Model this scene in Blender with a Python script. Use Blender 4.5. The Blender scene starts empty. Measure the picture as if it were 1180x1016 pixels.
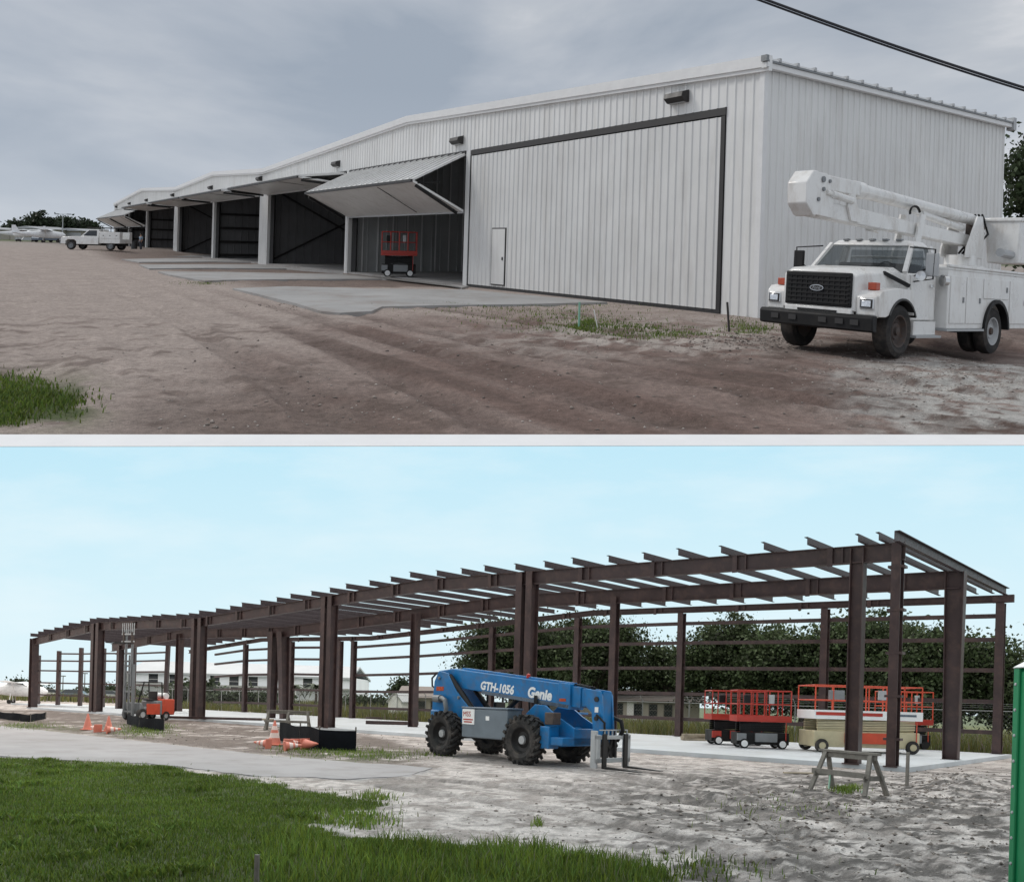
import bpy, math, random
import numpy as np
from mathutils import Matrix, Vector
random.seed(7); RNG = np.random.default_rng(11)
SC = bpy.context.scene; COL = SC.collection
F = 920.0                                    # focal length in pixels of the 1180 px wide photograph

# ------------------------------------------------------------------ the two sites
class Site:
    """A building site: X right, Y away, Z above its ground. The upper site lies on a terrace that climbs away, the
    lower one on ground that falls away; walls stay plumb."""
    def __init__(s, H, r, rv, h):
        s.H, s.r, s.rv, s.h = H, r, rv, h
        s.s = (508 - H) / F
        s.M = Matrix(((1, 0, rv), (0, 1, 0), (-r, s.s, 1)))
        s.A = np.array(s.M)
    def w(s, X, Y, Z=0.0): return s.M @ Vector((X, Y, Z - s.h))
    def g(s, u, v, Z=0.0):
        Y = F * (s.h - Z) / (v - (s.H + s.r * (u - 590)))
        return ((u - 590) / F * Y + s.rv * (s.h - Z), Y)
    def z(s, u, v, Y): return s.h - Y * (v - (s.H + s.r * (u - 590))) / F
    def at(s, u, v, Y):
        Z = s.z(u, v, Y)
        return ((u - 590) / F * Y + s.rv * (s.h - Z), Y, Z)
    def warr(s, P):
        Q = np.array(P, float); Q[:, 2] -= s.h
        return Q @ s.A.T
U = Site(282.6, .022, .03, 1.75)
L = Site(807.0, .029, .028, 1.70)

# ------------------------------------------------------------------ mesh builder
def norm(v): return v / max(np.linalg.norm(v), 1e-9)
class MB:
    def __init__(s): s.v = []; s.f = []
    def add(s, vs, fs):
        o = len(s.v); s.v += [tuple(map(float, p)) for p in vs]; s.f += [tuple(i + o for i in q) for q in fs]; return s
    def box(s, x0, x1, y0, y1, z0, z1):
        return s.add([(x0,y0,z0),(x1,y0,z0),(x1,y1,z0),(x0,y1,z0),(x0,y0,z1),(x1,y0,z1),(x1,y1,z1),(x0,y1,z1)],
                     [(0,3,2,1),(4,5,6,7),(0,1,5,4),(1,2,6,5),(2,3,7,6),(3,0,4,7)])
    def bar(s, p, q, w, h, up=(0,0,1), up_off=0.0):
        p = np.array(p, float); q = np.array(q, float); d = norm(q - p); up = np.array(up, float)
        a = np.cross(d, up)
        if np.linalg.norm(a) < 1e-4: a = np.cross(d, (1, 0, 0))
        a = norm(a); b = norm(np.cross(a, d))
        p = p + b * up_off; q = q + b * up_off
        vs = [c + a*i*w/2 + b*j*h/2 for c in (p, q) for i, j in ((-1,-1),(1,-1),(1,1),(-1,1))]
        return s.add(vs, [(0,1,2,3),(7,6,5,4),(0,4,5,1),(1,5,6,2),(2,6,7,3),(3,7,4,0)])
    def ibeam(s, p, q, depth, width, t=.02, up=(0,0,1)):
        s.bar(p, q, t, depth - 2*t, up); s.bar(p, q, width, t, up, depth/2 - t/2); return s.bar(p, q, width, t, up, -depth/2 + t/2)
    def cyl(s, p, q, r0, r1=None, n=12, cap=True):
        r1 = r0 if r1 is None else r1
        p = np.array(p, float); q = np.array(q, float); d = norm(q - p)
        a = np.cross(d, (0, 0, 1))
        if np.linalg.norm(a) < 1e-3: a = np.cross(d, (1, 0, 0))
        a = norm(a); b = np.cross(a, d)
        vs = [c + r*(math.cos(2*math.pi*k/n)*a + math.sin(2*math.pi*k/n)*b) for c, r in ((p, r0), (q, r1)) for k in range(n)]
        fs = [(k, k + n, (k+1) % n + n, (k+1) % n) for k in range(n)]
        if cap: fs += [tuple(range(n)), tuple(range(2*n - 1, n - 1, -1))]
        return s.add(vs, fs)
    def tube(s, pts, r, n=6):
        rs = r if isinstance(r, (list, tuple)) else [r]*len(pts)
        pts = [np.array(p, float) for p in pts]; vs = []; fs = []; ref = None
        for i, p in enumerate(pts):
            d = norm(pts[min(i+1, len(pts)-1)] - pts[max(i-1, 0)])
            a = np.cross(d, (0, 0, 1)) if ref is None else ref - d*np.dot(ref, d)
            if np.linalg.norm(a) < 1e-3: a = np.cross(d, (1, 0, 0))
            a = norm(a); ref = a; b = np.cross(a, d)
            vs += [p + rs[i]*(math.cos(2*math.pi*k/n)*a + math.sin(2*math.pi*k/n)*b) for k in range(n)]
        for i in range(len(pts)-1):
            for k in range(n):
                fs.append((i*n+k, (i+1)*n+k, (i+1)*n+(k+1)%n, i*n+(k+1)%n))
        fs += [tuple(range(n)), tuple(range(len(vs)-1, len(vs)-n-1, -1))]
        return s.add(vs, fs)
    def prism(s, poly, axis, a0, a1):
        """poly extruded along an axis: 'y' polys are (x,z), 'x' polys (y,z), 'z' polys (x,y)"""
        def P(c, a): return {'y': (c[0], a, c[1]), 'x': (a, c[0], c[1]), 'z': (c[0], c[1], a)}[axis]
        n = len(poly); vs = [P(c, a0) for c in poly] + [P(c, a1) for c in poly]
        return s.add(vs, [tuple(range(n)), tuple(range(2*n-1, n-1, -1))] + [(k, k+n, (k+1) % n + n, (k+1) % n) for k in range(n)])
    def loft(s, rings, cap=True):
        n = len(rings[0]); fs = []
        for i in range(len(rings)-1):
            for k in range(n): fs.append((i*n+k, (i+1)*n+k, (i+1)*n+(k+1)%n, i*n+(k+1)%n))
        if cap: fs += [tuple(range(n)), tuple(range(n*len(rings)-1, n*(len(rings)-1)-1, -1))]
        return s.add([p for r in rings for p in r], fs)
    def lathe(s, prof, c, axis='y', n=24, cap=True):
        """profile of (radius, along) turned round an axis through c"""
        rings = []
        for r, a in prof:
            ring = []
            for k in range(n):
                A = 2*math.pi*k/n; x, y = r*math.cos(A), r*math.sin(A)
                o = {'y': (x, a, y), 'x': (a, x, y), 'z': (x, y, a)}[axis]
                ring.append((c[0]+o[0], c[1]+o[1], c[2]+o[2]))
            rings.append(ring)
        return s.loft(rings, cap)
    def ellipsoid(s, c, r, n=10, m=7):
        rings = []
        for i in range(1, m):
            t = math.pi*i/m
            rings.append([(c[0]+r[0]*math.sin(t)*math.cos(2*math.pi*k/n), c[1]+r[1]*math.sin(t)*math.sin(2*math.pi*k/n), c[2]+r[2]*math.cos(t)) for k in range(n)])
        return s.loft(rings)
    def rot(s, ang, axis, c=(0,0,0)):
        R = Matrix.Rotation(ang, 3, axis); c = Vector(c)
        s.v = [tuple(R @ (Vector(p) - c) + c) for p in s.v]; return s
    def move(s, x, y, z): s.v = [(p[0]+x, p[1]+y, p[2]+z) for p in s.v]; return s
    def join(s, o): return s.add(o.v, o.f)

def text_mb(body, size, depth=.006, bold=0.0, shear=0.0):
    """lettering lying in the x-z plane facing -y, its baseline starting at the origin"""
    c = bpy.data.curves.new('lettering', 'FONT'); c.body = body; c.size = size; c.extrude = depth; c.offset = bold; c.shear = shear; c.resolution_u = 3
    o = bpy.data.objects.new('lettering', c); COL.objects.link(o)
    bpy.context.view_layer.update()
    me = o.evaluated_get(bpy.context.evaluated_depsgraph_get()).to_mesh()
    m = MB(); m.add([(v.co.x, -v.co.z, v.co.y) for v in me.vertices], [tuple(p.vertices) for p in me.polygons])
    bpy.data.objects.remove(o); bpy.data.curves.remove(c)
    return m

def finish(me, smooth=True, sharp=.6):
    me.update()
    if smooth:
        me.polygons.foreach_set('use_smooth', [True]*len(me.polygons)); me.set_sharp_from_angle(angle=sharp)

def fix_normals(me):
    import bmesh
    b = bmesh.new(); b.from_mesh(me); bmesh.ops.recalc_face_normals(b, faces=b.faces); b.to_mesh(me); b.free()

class Thing:
    def __init__(s, site, name, label, cat, X=0, Y=0, Z=0, yaw=0, group=None, pitch=0.0, empty=True):
        s.site = site; s.R = np.array(Matrix.Rotation(yaw, 3, 'Z') @ Matrix.Rotation(pitch, 3, 'Y'))
        s.loc = site.w(X, Y, Z); s.meta = (name, label, cat, group); s.root = None
        if empty:
            s.root = bpy.data.objects.new(name, None); COL.objects.link(s.root); s.root.location = s.loc
            s.tag(s.root)
    def tag(s, o):
        n, l, c, g = s.meta; o['label'] = l; o['category'] = c
        if g: o['group'] = g
    def mesh(s, mb, name, m, sharp=.6):
        V = np.array(mb.v, float) @ s.R.T @ s.site.A.T
        me = bpy.data.meshes.new(name); me.from_pydata(V.tolist(), [], mb.f); fix_normals(me); finish(me, True, sharp)
        me.materials.append(m); return me
    def part(s, mb, name, m, parent=None, bevel=0, label=None, sharp=.6):
        o = bpy.data.objects.new(name, s.mesh(mb, name, m, sharp)); COL.objects.link(o)
        o.parent = parent if parent is not None else s.root
        if bevel:
            b = o.modifiers.new('edge', 'BEVEL'); b.width = bevel; b.segments = 2; b.limit_method = 'ANGLE'; b.angle_limit = .7; b.harden_normals = False
        if label: o['label'] = label
        return o
    def single(s, mb, m, bevel=0, sharp=.6):
        o = bpy.data.objects.new(s.meta[0], s.mesh(mb, s.meta[0], m, sharp)); COL.objects.link(o); o.location = s.loc; s.tag(o); s.root = o
        if bevel:
            b = o.modifiers.new('edge', 'BEVEL'); b.width = bevel; b.segments = 2; b.limit_method = 'ANGLE'; b.angle_limit = .7
        return o
    def copy(s, X, Y, Z=0, label=None):
        def rec(o, par):
            c = o.copy(); COL.objects.link(c); c.parent = par
            for ch in [x for x in KIDS.get(o.name, [])]: rec(ch, c)
            return c
        KIDS = {}
        for x in list(COL.objects):
            if x.parent: KIDS.setdefault(x.parent.name, []).append(x)
        r = rec(s.root, None); r.location = s.site.w(X, Y, Z)
        if label: r['label'] = label
        return r

def structure(name, V, faces, m, kind='structure', col=None, smooth=True, label=None):
    me = bpy.data.meshes.new(name); V = np.asarray(V, float)
    me.from_pydata(V.tolist(), [], faces) if not isinstance(faces, np.ndarray) else quads(me, V, faces)
    if col is not None:
        a = me.color_attributes.new('Col', 'FLOAT_COLOR', 'POINT')
        a.data.foreach_set('color', np.c_[col, np.ones(len(V))].astype(np.float32).ravel())
    finish(me, smooth, 1.2); me.materials.append(m)
    o = bpy.data.objects.new(name, me); COL.objects.link(o)
    if kind: o['kind'] = kind
    if label: o['label'] = label
    return o
def quads(me, V, Q):
    n = Q.shape[1]
    me.vertices.add(len(V)); me.vertices.foreach_set('co', V.astype(np.float32).ravel())
    me.loops.add(Q.size); me.loops.foreach_set('vertex_index', Q.astype(np.int32).ravel())
    me.polygons.add(len(Q)); me.polygons.foreach_set('loop_start', np.arange(0, Q.size, n, dtype=np.int32)); me.polygons.foreach_set('loop_total', np.full(len(Q), n, np.int32))
    me.update(calc_edges=True); me.validate()

# ------------------------------------------------------------------ noise for terrain
def vnoise(x, y, seed=0):
    xi = np.floor(x).astype(np.int64); yi = np.floor(y).astype(np.int64); fx = x - xi; fy = y - yi
    fx = fx*fx*(3-2*fx); fy = fy*fy*(3-2*fy)
    def h(a, b):
        n = (a*374761393 + b*668265263 + seed*974634777) & 0xffffffff
        n = ((n ^ (n >> 13))*1274126177) & 0xffffffff
        return ((n ^ (n >> 16)) & 0xffff)/65535.0
    return (h(xi,yi)*(1-fx)+h(xi+1,yi)*fx)*(1-fy) + (h(xi,yi+1)*(1-fx)+h(xi+1,yi+1)*fx)*fy
def fbm(x, y, seed=0, o=4):
    t = 0; a = .5
    for k in range(o): t = t + a*vnoise(x*2**k, y*2**k, seed+k); a *= .5
    return t/(1-.5**o)
def sstep(a, b, x):
    t = np.clip((x-a)/(b-a), 0, 1); return t*t*(3-2*t)

# ------------------------------------------------------------------ materials
def nodes_mat(name):
    m = bpy.data.materials.new(name); m.use_nodes = True; nt = m.node_tree; nt.nodes.clear()
    out = nt.nodes.new('ShaderNodeOutputMaterial'); b = nt.nodes.new('ShaderNodeBsdfPrincipled'); nt.links.new(b.outputs[0], out.inputs[0])
    return m, nt, b, out
def nd(nt, t, **kw):
    n = nt.nodes.new(t)
    for k, v in kw.items():
        if k.startswith('i_'): n.inputs[int(k[2:])].default_value = v
        else: setattr(n, k, v)
    return n
def noise(nt, vec, scale, detail=4, rough=.6):
    n = nd(nt, 'ShaderNodeTexNoise'); n.inputs['Scale'].default_value = scale; n.inputs['Detail'].default_value = detail; n.inputs['Roughness'].default_value = rough
    nt.links.new(vec, n.inputs['Vector']); return n.outputs['Fac']
def ramp(nt, fac, stops):
    r = nd(nt, 'ShaderNodeValToRGB'); e = r.color_ramp.elements
    while len(e) < len(stops): e.new(.5)
    for el, (p, c) in zip(e, stops): el.position = p; el.color = (*c, 1) if len(c) == 3 else c
    nt.links.new(fac, r.inputs[0]); return r.outputs[0]
def mixc(nt, fac, a, b, mode='MIX'):
    n = nd(nt, 'ShaderNodeMix', data_type='RGBA', blend_type=mode)
    for sock, val in ((n.inputs[0], fac), (n.inputs[6], a), (n.inputs[7], b)):
        if isinstance(val, bpy.types.NodeSocket): nt.links.new(val, sock)
        elif isinstance(val, (int, float)): sock.default_value = val
        else: sock.default_value = (*val, 1)
    return n.outputs[2]
def mat(name, c, rough=.55, metal=0, var=.12, scale=3, dirt=None, dirt_amt=.45, dscale=1.6, bump=0, bscale=40, spec=.5, attr=False, coat=0, streak=None):
    m, nt, b, out = nodes_mat(name)
    tc = nd(nt, 'ShaderNodeTexCoord').outputs['Object']
    tcs = tc
    if streak:
        mp = nd(nt, 'ShaderNodeMapping'); mp.inputs['Scale'].default_value = (1, 1, streak); nt.links.new(tc, mp.inputs[0]); tcs = mp.outputs[0]
    f1 = noise(nt, tc, scale, 5)
    col = ramp(nt, f1, [(.3, tuple(x*(1-var) for x in c)), (.7, tuple(min(1, x*(1+var)) for x in c))])
    if dirt:
        f2 = noise(nt, tcs, dscale, 7, .7)
        msk = ramp(nt, f2, [(.48, (0,0,0)), (.72, (dirt_amt,)*3)])
        col = mixc(nt, msk, col, dirt)
    if attr:
        a = nd(nt, 'ShaderNodeVertexColor', layer_name='Col'); col = mixc(nt, 1.0, col, a.outputs[0], 'MULTIPLY')
    nt.links.new(col, b.inputs['Base Color'])
    b.inputs['Metallic'].default_value = metal; b.inputs['Specular IOR Level'].default_value = spec
    rr = ramp(nt, f1, [(.3, (max(0, rough-.1),)*3), (.7, (min(1, rough+.1),)*3)]); nt.links.new(rr, b.inputs['Roughness'])
    b.inputs['Coat Weight'].default_value = coat
    if bump:
        bn = nd(nt, 'ShaderNodeBump'); bn.inputs['Strength'].default_value = bump; bn.inputs['Distance'].default_value = .02
        nt.links.new(noise(nt, tc, bscale, 6, .65), bn.inputs['Height']); nt.links.new(bn.outputs[0], b.inputs['Normal'])
    return m
def emis(name, c, s=1):
    m, nt, b, out = nodes_mat(name); b.inputs['Base Color'].default_value = (*c, 1); b.inputs['Emission Color'].default_value = (*c, 1); b.inputs['Emission Strength'].default_value = s; return m
def glass(name, c=(.75,.8,.82), amt=.55):
    m, nt, b, out = nodes_mat(name)
    t = nd(nt, 'ShaderNodeBsdfTransparent'); t.inputs[0].default_value = (*c, 1)
    b.inputs['Base Color'].default_value = (.03,.035,.04,1); b.inputs['Roughness'].default_value = .04; b.inputs['Specular IOR Level'].default_value = .8
    mx = nd(nt, 'ShaderNodeMixShader'); mx.inputs[0].default_value = amt
    nt.links.new(b.outputs[0], mx.inputs[1]); nt.links.new(t.outputs[0], mx.inputs[2]); nt.links.new(mx.outputs[0], out.inputs[0]); return m

def ground_mat(name, fine=90, bump=.5, peb=.35):
    m, nt, b, out = nodes_mat(name)
    tc = nd(nt, 'ShaderNodeTexCoord').outputs['Object']
    a = nd(nt, 'ShaderNodeVertexColor', layer_name='Col').outputs[0]
    n1 = noise(nt, tc, 1.3, 9, .68); n2 = noise(nt, tc, fine*.15, 6, .7); n3 = noise(nt, tc, fine, 3, .6)
    g1 = ramp(nt, n1, [(.3, (.82,)*3), (.7, (1.16,)*3)]); g2 = ramp(nt, n2, [(.3, (.7,)*3), (.7, (1.28,)*3)]); g3 = ramp(nt, n3, [(.25, (.6,)*3), (.75, (1.38,)*3)])
    c = mixc(nt, 1.0, mixc(nt, 1.0, mixc(nt, 1.0, a, g1, 'MULTIPLY'), g2, 'MULTIPLY'), g3, 'MULTIPLY')
    nt.links.new(c, b.inputs['Base Color']); b.inputs['Roughness'].default_value = .93; b.inputs['Specular IOR Level'].default_value = .2
    vo = nd(nt, 'ShaderNodeTexVoronoi'); vo.inputs['Scale'].default_value = 14; nt.links.new(tc, vo.inputs['Vector'])
    pb = ramp(nt, vo.outputs['Distance'], [(.05, (1,)*3), (.35, (0,)*3)])
    ad = nd(nt, 'ShaderNodeMath', operation='ADD'); s1 = nd(nt, 'ShaderNodeMath', operation='MULTIPLY'); s1.inputs[1].default_value = peb
    nt.links.new(pb, s1.inputs[0]); nt.links.new(s1.outputs[0], ad.inputs[0]); nt.links.new(n2, ad.inputs[1])
    a2 = nd(nt, 'ShaderNodeMath', operation='ADD'); nt.links.new(ad.outputs[0], a2.inputs[0]); nt.links.new(n3, a2.inputs[1])
    bn = nd(nt, 'ShaderNodeBump'); bn.inputs['Strength'].default_value = bump; bn.inputs['Distance'].default_value = .05
    nt.links.new(a2.outputs[0], bn.inputs['Height']); nt.links.new(bn.outputs[0], b.inputs['Normal'])
    return m

def leaf_mat(name, c):
    m, nt, b, out = nodes_mat(name)
    a = nd(nt, 'ShaderNodeVertexColor', layer_name='Col').outputs[0]
    col = mixc(nt, 1.0, c, a, 'MULTIPLY'); nt.links.new(col, b.inputs['Base Color']); b.inputs['Roughness'].default_value = .6; b.inputs['Specular IOR Level'].default_value = .25
    tr = nd(nt, 'ShaderNodeBsdfTranslucent'); nt.links.new(col, tr.inputs[0])
    mx = nd(nt, 'ShaderNodeMixShader'); mx.inputs[0].default_value = .25
    nt.links.new(b.outputs[0], mx.inputs[1]); nt.links.new(tr.outputs[0], mx.inputs[2]); nt.links.new(mx.outputs[0], out.inputs[0]); return m

M = {}
M['panel'] = mat('white_wall_panel', (.76,.76,.75), .45, 0, .05, .5, (.46,.43,.39), .40, 2.2, streak=.12)
M['panel_door'] = mat('white_door_panel', (.70,.70,.69), .45, 0, .05, .6, (.42,.39,.36), .40, 2.0, streak=.12)
M['trim'] = mat('white_trim', (.76,.76,.76), .4, 0, .04)
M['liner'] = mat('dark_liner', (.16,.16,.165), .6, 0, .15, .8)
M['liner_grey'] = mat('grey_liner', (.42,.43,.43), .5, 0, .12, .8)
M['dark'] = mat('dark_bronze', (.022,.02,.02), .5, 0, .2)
M['black'] = mat('black_paint', (.008,.008,.009), .55, 0, .2, 5, (.06,.05,.04), .25, spec=.3)
M['rubber'] = mat('tyre_rubber', (.022,.021,.021), .85, 0, .25, 6, (.17,.14,.12), .5, 3, .4, 60)
M['truck'] = mat('truck_white', (.80,.795,.78), .32, 0, .05, 2, (.38,.32,.26), .5, 3.0, coat=.2, streak=.45)
M['white'] = mat('plain_white', (.8,.8,.8), .4, 0, .04)
M['chrome'] = mat('chrome', (.7,.7,.7), .18, 1, .05)
M['lens'] = mat('headlamp_lens', (.75,.77,.8), .12, .6, .25, 25)
M['amber'] = mat('amber_lamp', (.42,.07,.03), .25, 0, .1)
M['redlamp'] = mat('red_lamp', (.45,.03,.02), .25)
M['glass'] = glass('window_glass')
M['pane'] = mat('dark_pane', (.03,.035,.04), .1, 0, .3)
M['grey'] = mat('grey_metal', (.22,.23,.24), .45, .3, .12)
M['lgrey'] = mat('light_grey_metal', (.42,.43,.44), .45, .2, .1)
M['rust'] = mat('rusty_wheel', (.075,.06,.055), .7, .2, .3, 9, (.13,.06,.03), .6, 8)
M['conc'] = mat('concrete_slab', (.34,.335,.33), .85, 0, .14, .6, (.24,.20,.175), .75, .7, .25, 60)
M['concl'] = mat('foundation_concrete', (.50,.53,.56), .8, 0, .1, .5, (.36,.35,.33), .45, .6, .2, 50)
M['edge'] = mat('white_gap_strip', (.9,.9,.9), .6, 0, .02, 3)
M['red'] = mat('red_paint', (.42,.035,.022), .4, 0, .15, 3, (.16,.05,.04), .4)
M['orange'] = mat('orange_red_paint', (.55,.07,.03), .4, 0, .12, 3)
M['tan'] = mat('tan_paint', (.52,.46,.30), .5, 0, .12, 2, (.3,.25,.18), .5)
M['blue'] = mat('blue_paint', (.007,.15,.38), .38, 0, .18, 1.8, (.10,.10,.11), .6, 3.5, coat=.12)
M['pod'] = mat('pod_grey', (.15,.18,.21), .4, 0, .1)
M['steel'] = mat('primer_steel', (.046,.027,.027), .5, .0, .25, 1.2, (.13,.075,.06), .5, 2.6)
M['steelp'] = mat('purlin_steel', (.06,.047,.052), .5, .2, .2, 8)
M['wood'] = mat('weathered_wood', (.19,.175,.155), .85, 0, .25, 6, (.09,.08,.07), .5, 5, .5, 40)
M['cone'] = mat('cone_orange', (.66,.21,.15), .5, 0, .12)
M['conew'] = mat('cone_white', (.75,.6,.55), .5, 0, .1)
M['silt'] = mat('black_fabric', (.008,.009,.012), .8, 0, .3, 3, bump=.6, bscale=9, spec=.1)
M['green'] = mat('green_plastic', (.008,.20,.075), .4, 0, .1)
M['house'] = mat('house_tan', (.40,.37,.32), .8, 0, .08)
M['roofb'] = mat('roof_brown', (.16,.14,.13), .85, 0, .2, 5)
M['bldg'] = mat('far_white_wall', (.66,.70,.74), .7, 0, .06, .3)
M['roofg'] = mat('far_grey_roof', (.40,.43,.46), .7, 0, .08, .3)
M['bark'] = mat('bark', (.07,.058,.05), .9, 0, .3, 5, bump=.8, bscale=14)
M['leaf_oak'] = leaf_mat('oak_leaves', (.040,.055,.030))
M['leaf_far'] = leaf_mat('far_leaves', (.035,.048,.03))
M['blade'] = leaf_mat('grass_blades', (.092,.16,.036))
M['blade_dry'] = leaf_mat('field_grass', (.095,.12,.055))
M['wire'] = mat('galvanised_wire', (.30,.31,.32), .5, .4)
M['cable'] = mat('black_cable', (.012,.012,.018), .5)
M['skin'] = mat('skin', (.35,.2,.14), .6)
M['shirt'] = mat('blue_shirt', (.22,.30,.38), .8)
M['jeans'] = mat('dark_jeans', (.04,.045,.06), .85)
M['plane'] = mat('aircraft_white', (.78,.79,.8), .3)
M['carblue'] = mat('car_blue_grey', (.12,.15,.19), .3, .2)
M['lumber'] = mat('lumber', (.34,.29,.22), .85, 0, .25, 4)
# ------------------------------------------------------------------ camera, light, sky
cd = bpy.data.cameras.new('camera'); cam = bpy.data.objects.new('camera', cd); COL.objects.link(cam); SC.camera = cam
cam.location = (0,0,0); cam.rotation_euler = (math.radians(90), 0, 0)
cd.sensor_fit = 'HORIZONTAL'; cd.sensor_width = 36; cd.lens = F/1180*36; cd.clip_start = .1; cd.clip_end = 6000
SC.view_settings.view_transform = 'Standard'; SC.view_settings.look = 'None'; SC.view_settings.exposure = 0; SC.view_settings.gamma = 1
SC.cycles.use_denoising = True
SC.cycles.max_bounces = 6; SC.cycles.diffuse_bounces = 3; SC.cycles.transparent_max_bounces = 12

SUN_EL, SUN_AZ = math.radians(48), math.radians(-72)          # high on the left, a little ahead of the camera
W = bpy.data.worlds.new('World'); SC.world = W; W.use_nodes = True
nt = W.node_tree; nt.nodes.clear()
out = nd(nt, 'ShaderNodeOutputWorld'); bg = nd(nt, 'ShaderNodeBackground'); bg.inputs[1].default_value = .1; nt.links.new(bg.outputs[0], out.inputs[0])
sky = nd(nt, 'ShaderNodeTexSky', sky_type='NISHITA', sun_disc=False, sun_elevation=SUN_EL, sun_rotation=SUN_AZ)
tc = nd(nt, 'ShaderNodeTexCoord').outputs['Generated']
mp = nd(nt, 'ShaderNodeMapping'); mp.inputs['Scale'].default_value = (1.6, 1.6, 5.2); mp.inputs['Location'].default_value = (.35, .1, .55); mp.inputs['Rotation'].default_value = (0, math.radians(-9), 0)
nt.links.new(tc, mp.inputs[0])
n1 = noise(nt, mp.outputs[0], 1.7, 7, .52)
n1.node.inputs['Distortion'].default_value = .35
cl = ramp(nt, n1, [(.32, (3.6,4.1,4.75)), (.45, (4.6,5.0,5.55)), (.54, (5.5,5.8,6.2)), (.62, (7.2,7.3,7.5))])
# a low, even blue-grey band above the horizon, and a brighter overcast overhead
sx = nd(nt, 'ShaderNodeSeparateXYZ'); nt.links.new(tc, sx.inputs[0])
lo = ramp(nt, sx.outputs['Z'], [(.22, (1,)*3), (.40, (0,)*3)])
f1 = nd(nt, 'ShaderNodeMath', operation='MULTIPLY'); f1.inputs[1].default_value = .55; nt.links.new(lo, f1.inputs[0])
cl = mixc(nt, f1.outputs[0], cl, (5.6,6.0,6.5))
hi = ramp(nt, sx.outputs['Z'], [(.55, (0,)*3), (.9, (1,)*3)])
cl = mixc(nt, hi, cl, (9.0,9.2,9.4))
c = mixc(nt, .88, sky.outputs[0], cl)
nt.links.new(c, bg.inputs[0])
sd = bpy.data.lights.new('sun', 'SUN'); sd.energy = 1.1; sd.angle = math.radians(14); sd.color = (1, .96, .9)
sun = bpy.data.objects.new('sun', sd); COL.objects.link(sun)
dsun = Vector((math.sin(SUN_AZ)*math.cos(SUN_EL), math.cos(SUN_AZ)*math.cos(SUN_EL), math.sin(SUN_EL)))
sun.rotation_euler = dsun.to_track_quat('Z', 'Y').to_euler(); sun.location = (-30, -10, 60)

# bright hazy sky of the lower site: an open-fronted vault from under the terrace to far beyond the trees
m, nt, b, out = nodes_mat('hazy_sky_and_ceiling_glow'); nt.nodes.remove(b)
e = nd(nt, 'ShaderNodeEmission'); nt.links.new(e.outputs[0], out.inputs[0])
tc = nd(nt, 'ShaderNodeTexCoord').outputs['Object']; sx = nd(nt, 'ShaderNodeSeparateXYZ'); nt.links.new(tc, sx.inputs[0])
mr = nd(nt, 'ShaderNodeMapRange'); mr.inputs[1].default_value = -265; mr.inputs[2].default_value = 20; nt.links.new(sx.outputs['Z'], mr.inputs[0])
g = ramp(nt, mr.outputs[0], [(0, (.80,.93,.97)), (.35, (.70,.90,.975)), (1, (.52,.81,.95))])
mp = nd(nt, 'ShaderNodeMapping'); mp.inputs['Scale'].default_value = (.0035,.0035,.012); nt.links.new(tc, mp.inputs[0])
wv = noise(nt, mp.outputs[0], 1.5, 6, .55); wv = ramp(nt, wv, [(.45, (0,)*3), (.75, (.55,)*3)])
ceil_glow = nd(nt, 'ShaderNodeMapRange'); ceil_glow.inputs[1].default_value = -4; ceil_glow.inputs[2].default_value = 8; nt.links.new(sx.outputs['Z'], ceil_glow.inputs[0])  # unseen ceiling added as a warmer, brighter glow to light the lower site
nt.links.new(mixc(nt, ceil_glow.outputs[0], mixc(nt, wv, g, (.84,.95,.99)), (2.0,1.93,1.82)), e.inputs[0]); e.inputs[1].default_value = 1.0
m.cycles.emission_sampling = 'NONE'
M['sky'] = m
def uz(X, Y, d): return -U.h + U.s*Y - U.r*X - d
V = []; XS = 850; Yb = 790
prof = [(7.7, 0), (12, 0), (30, 0), (120, 0), (400, 0), (Yb-40, 0)]
for X in (-XS, XS):
    for (y, _) in prof: V.append((X, y + .0923*X*(1 if y < 100 else 0) if abs(X) < 1 else y if y > 100 else y, uz(X, y, .25)))
# near lip follows the terrace edge
V = []
xs = [-850, -300, -60, 0, 60, 300, 850]
rows = [(7.62, .14), (9, .42), (12, .75), (30, 1.0), (120, 1.2), (400, 1.5), (740, 1.6)]
for y, dd in rows:
    for X in xs:
        yy = max(.5, y + .0923*np.clip(X, -60, 60)*(1 if y < 20 else 0)); V.append((X, yy, uz(X, yy, dd)))
n = len(xs); Fc = []
for i in range(len(rows)-1):
    for k in range(n-1): Fc.append((i*n+k, i*n+k+1, (i+1)*n+k+1, (i+1)*n+k))
base = len(V)
for t in np.linspace(0, 1, 9):                               # curved rear wall
    for X in xs:
        top = uz(X, 740, 1.6); bot = -L.h + L.s*790 - L.r*X - 40
        a = t*math.pi/2; V.append((X, 740 + 50*math.sin(a), top + (bot-top)*t))
for i in range(8):
    for k in range(n-1): Fc.append((base+i*n+k, base+i*n+k+1, base+(i+1)*n+k+1, base+(i+1)*n+k))
for X in (-850, 850):
    o = len(V); V += [(X, 2, -30 - L.r*X), (X, 2, uz(X, 2, .2)), (X, 790, uz(X, 740, 1.6)), (X, 790, -330)]; Fc.append((o, o+1, o+2, o+3))
structure('sky', V, Fc, M['sky'], smooth=False)

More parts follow.
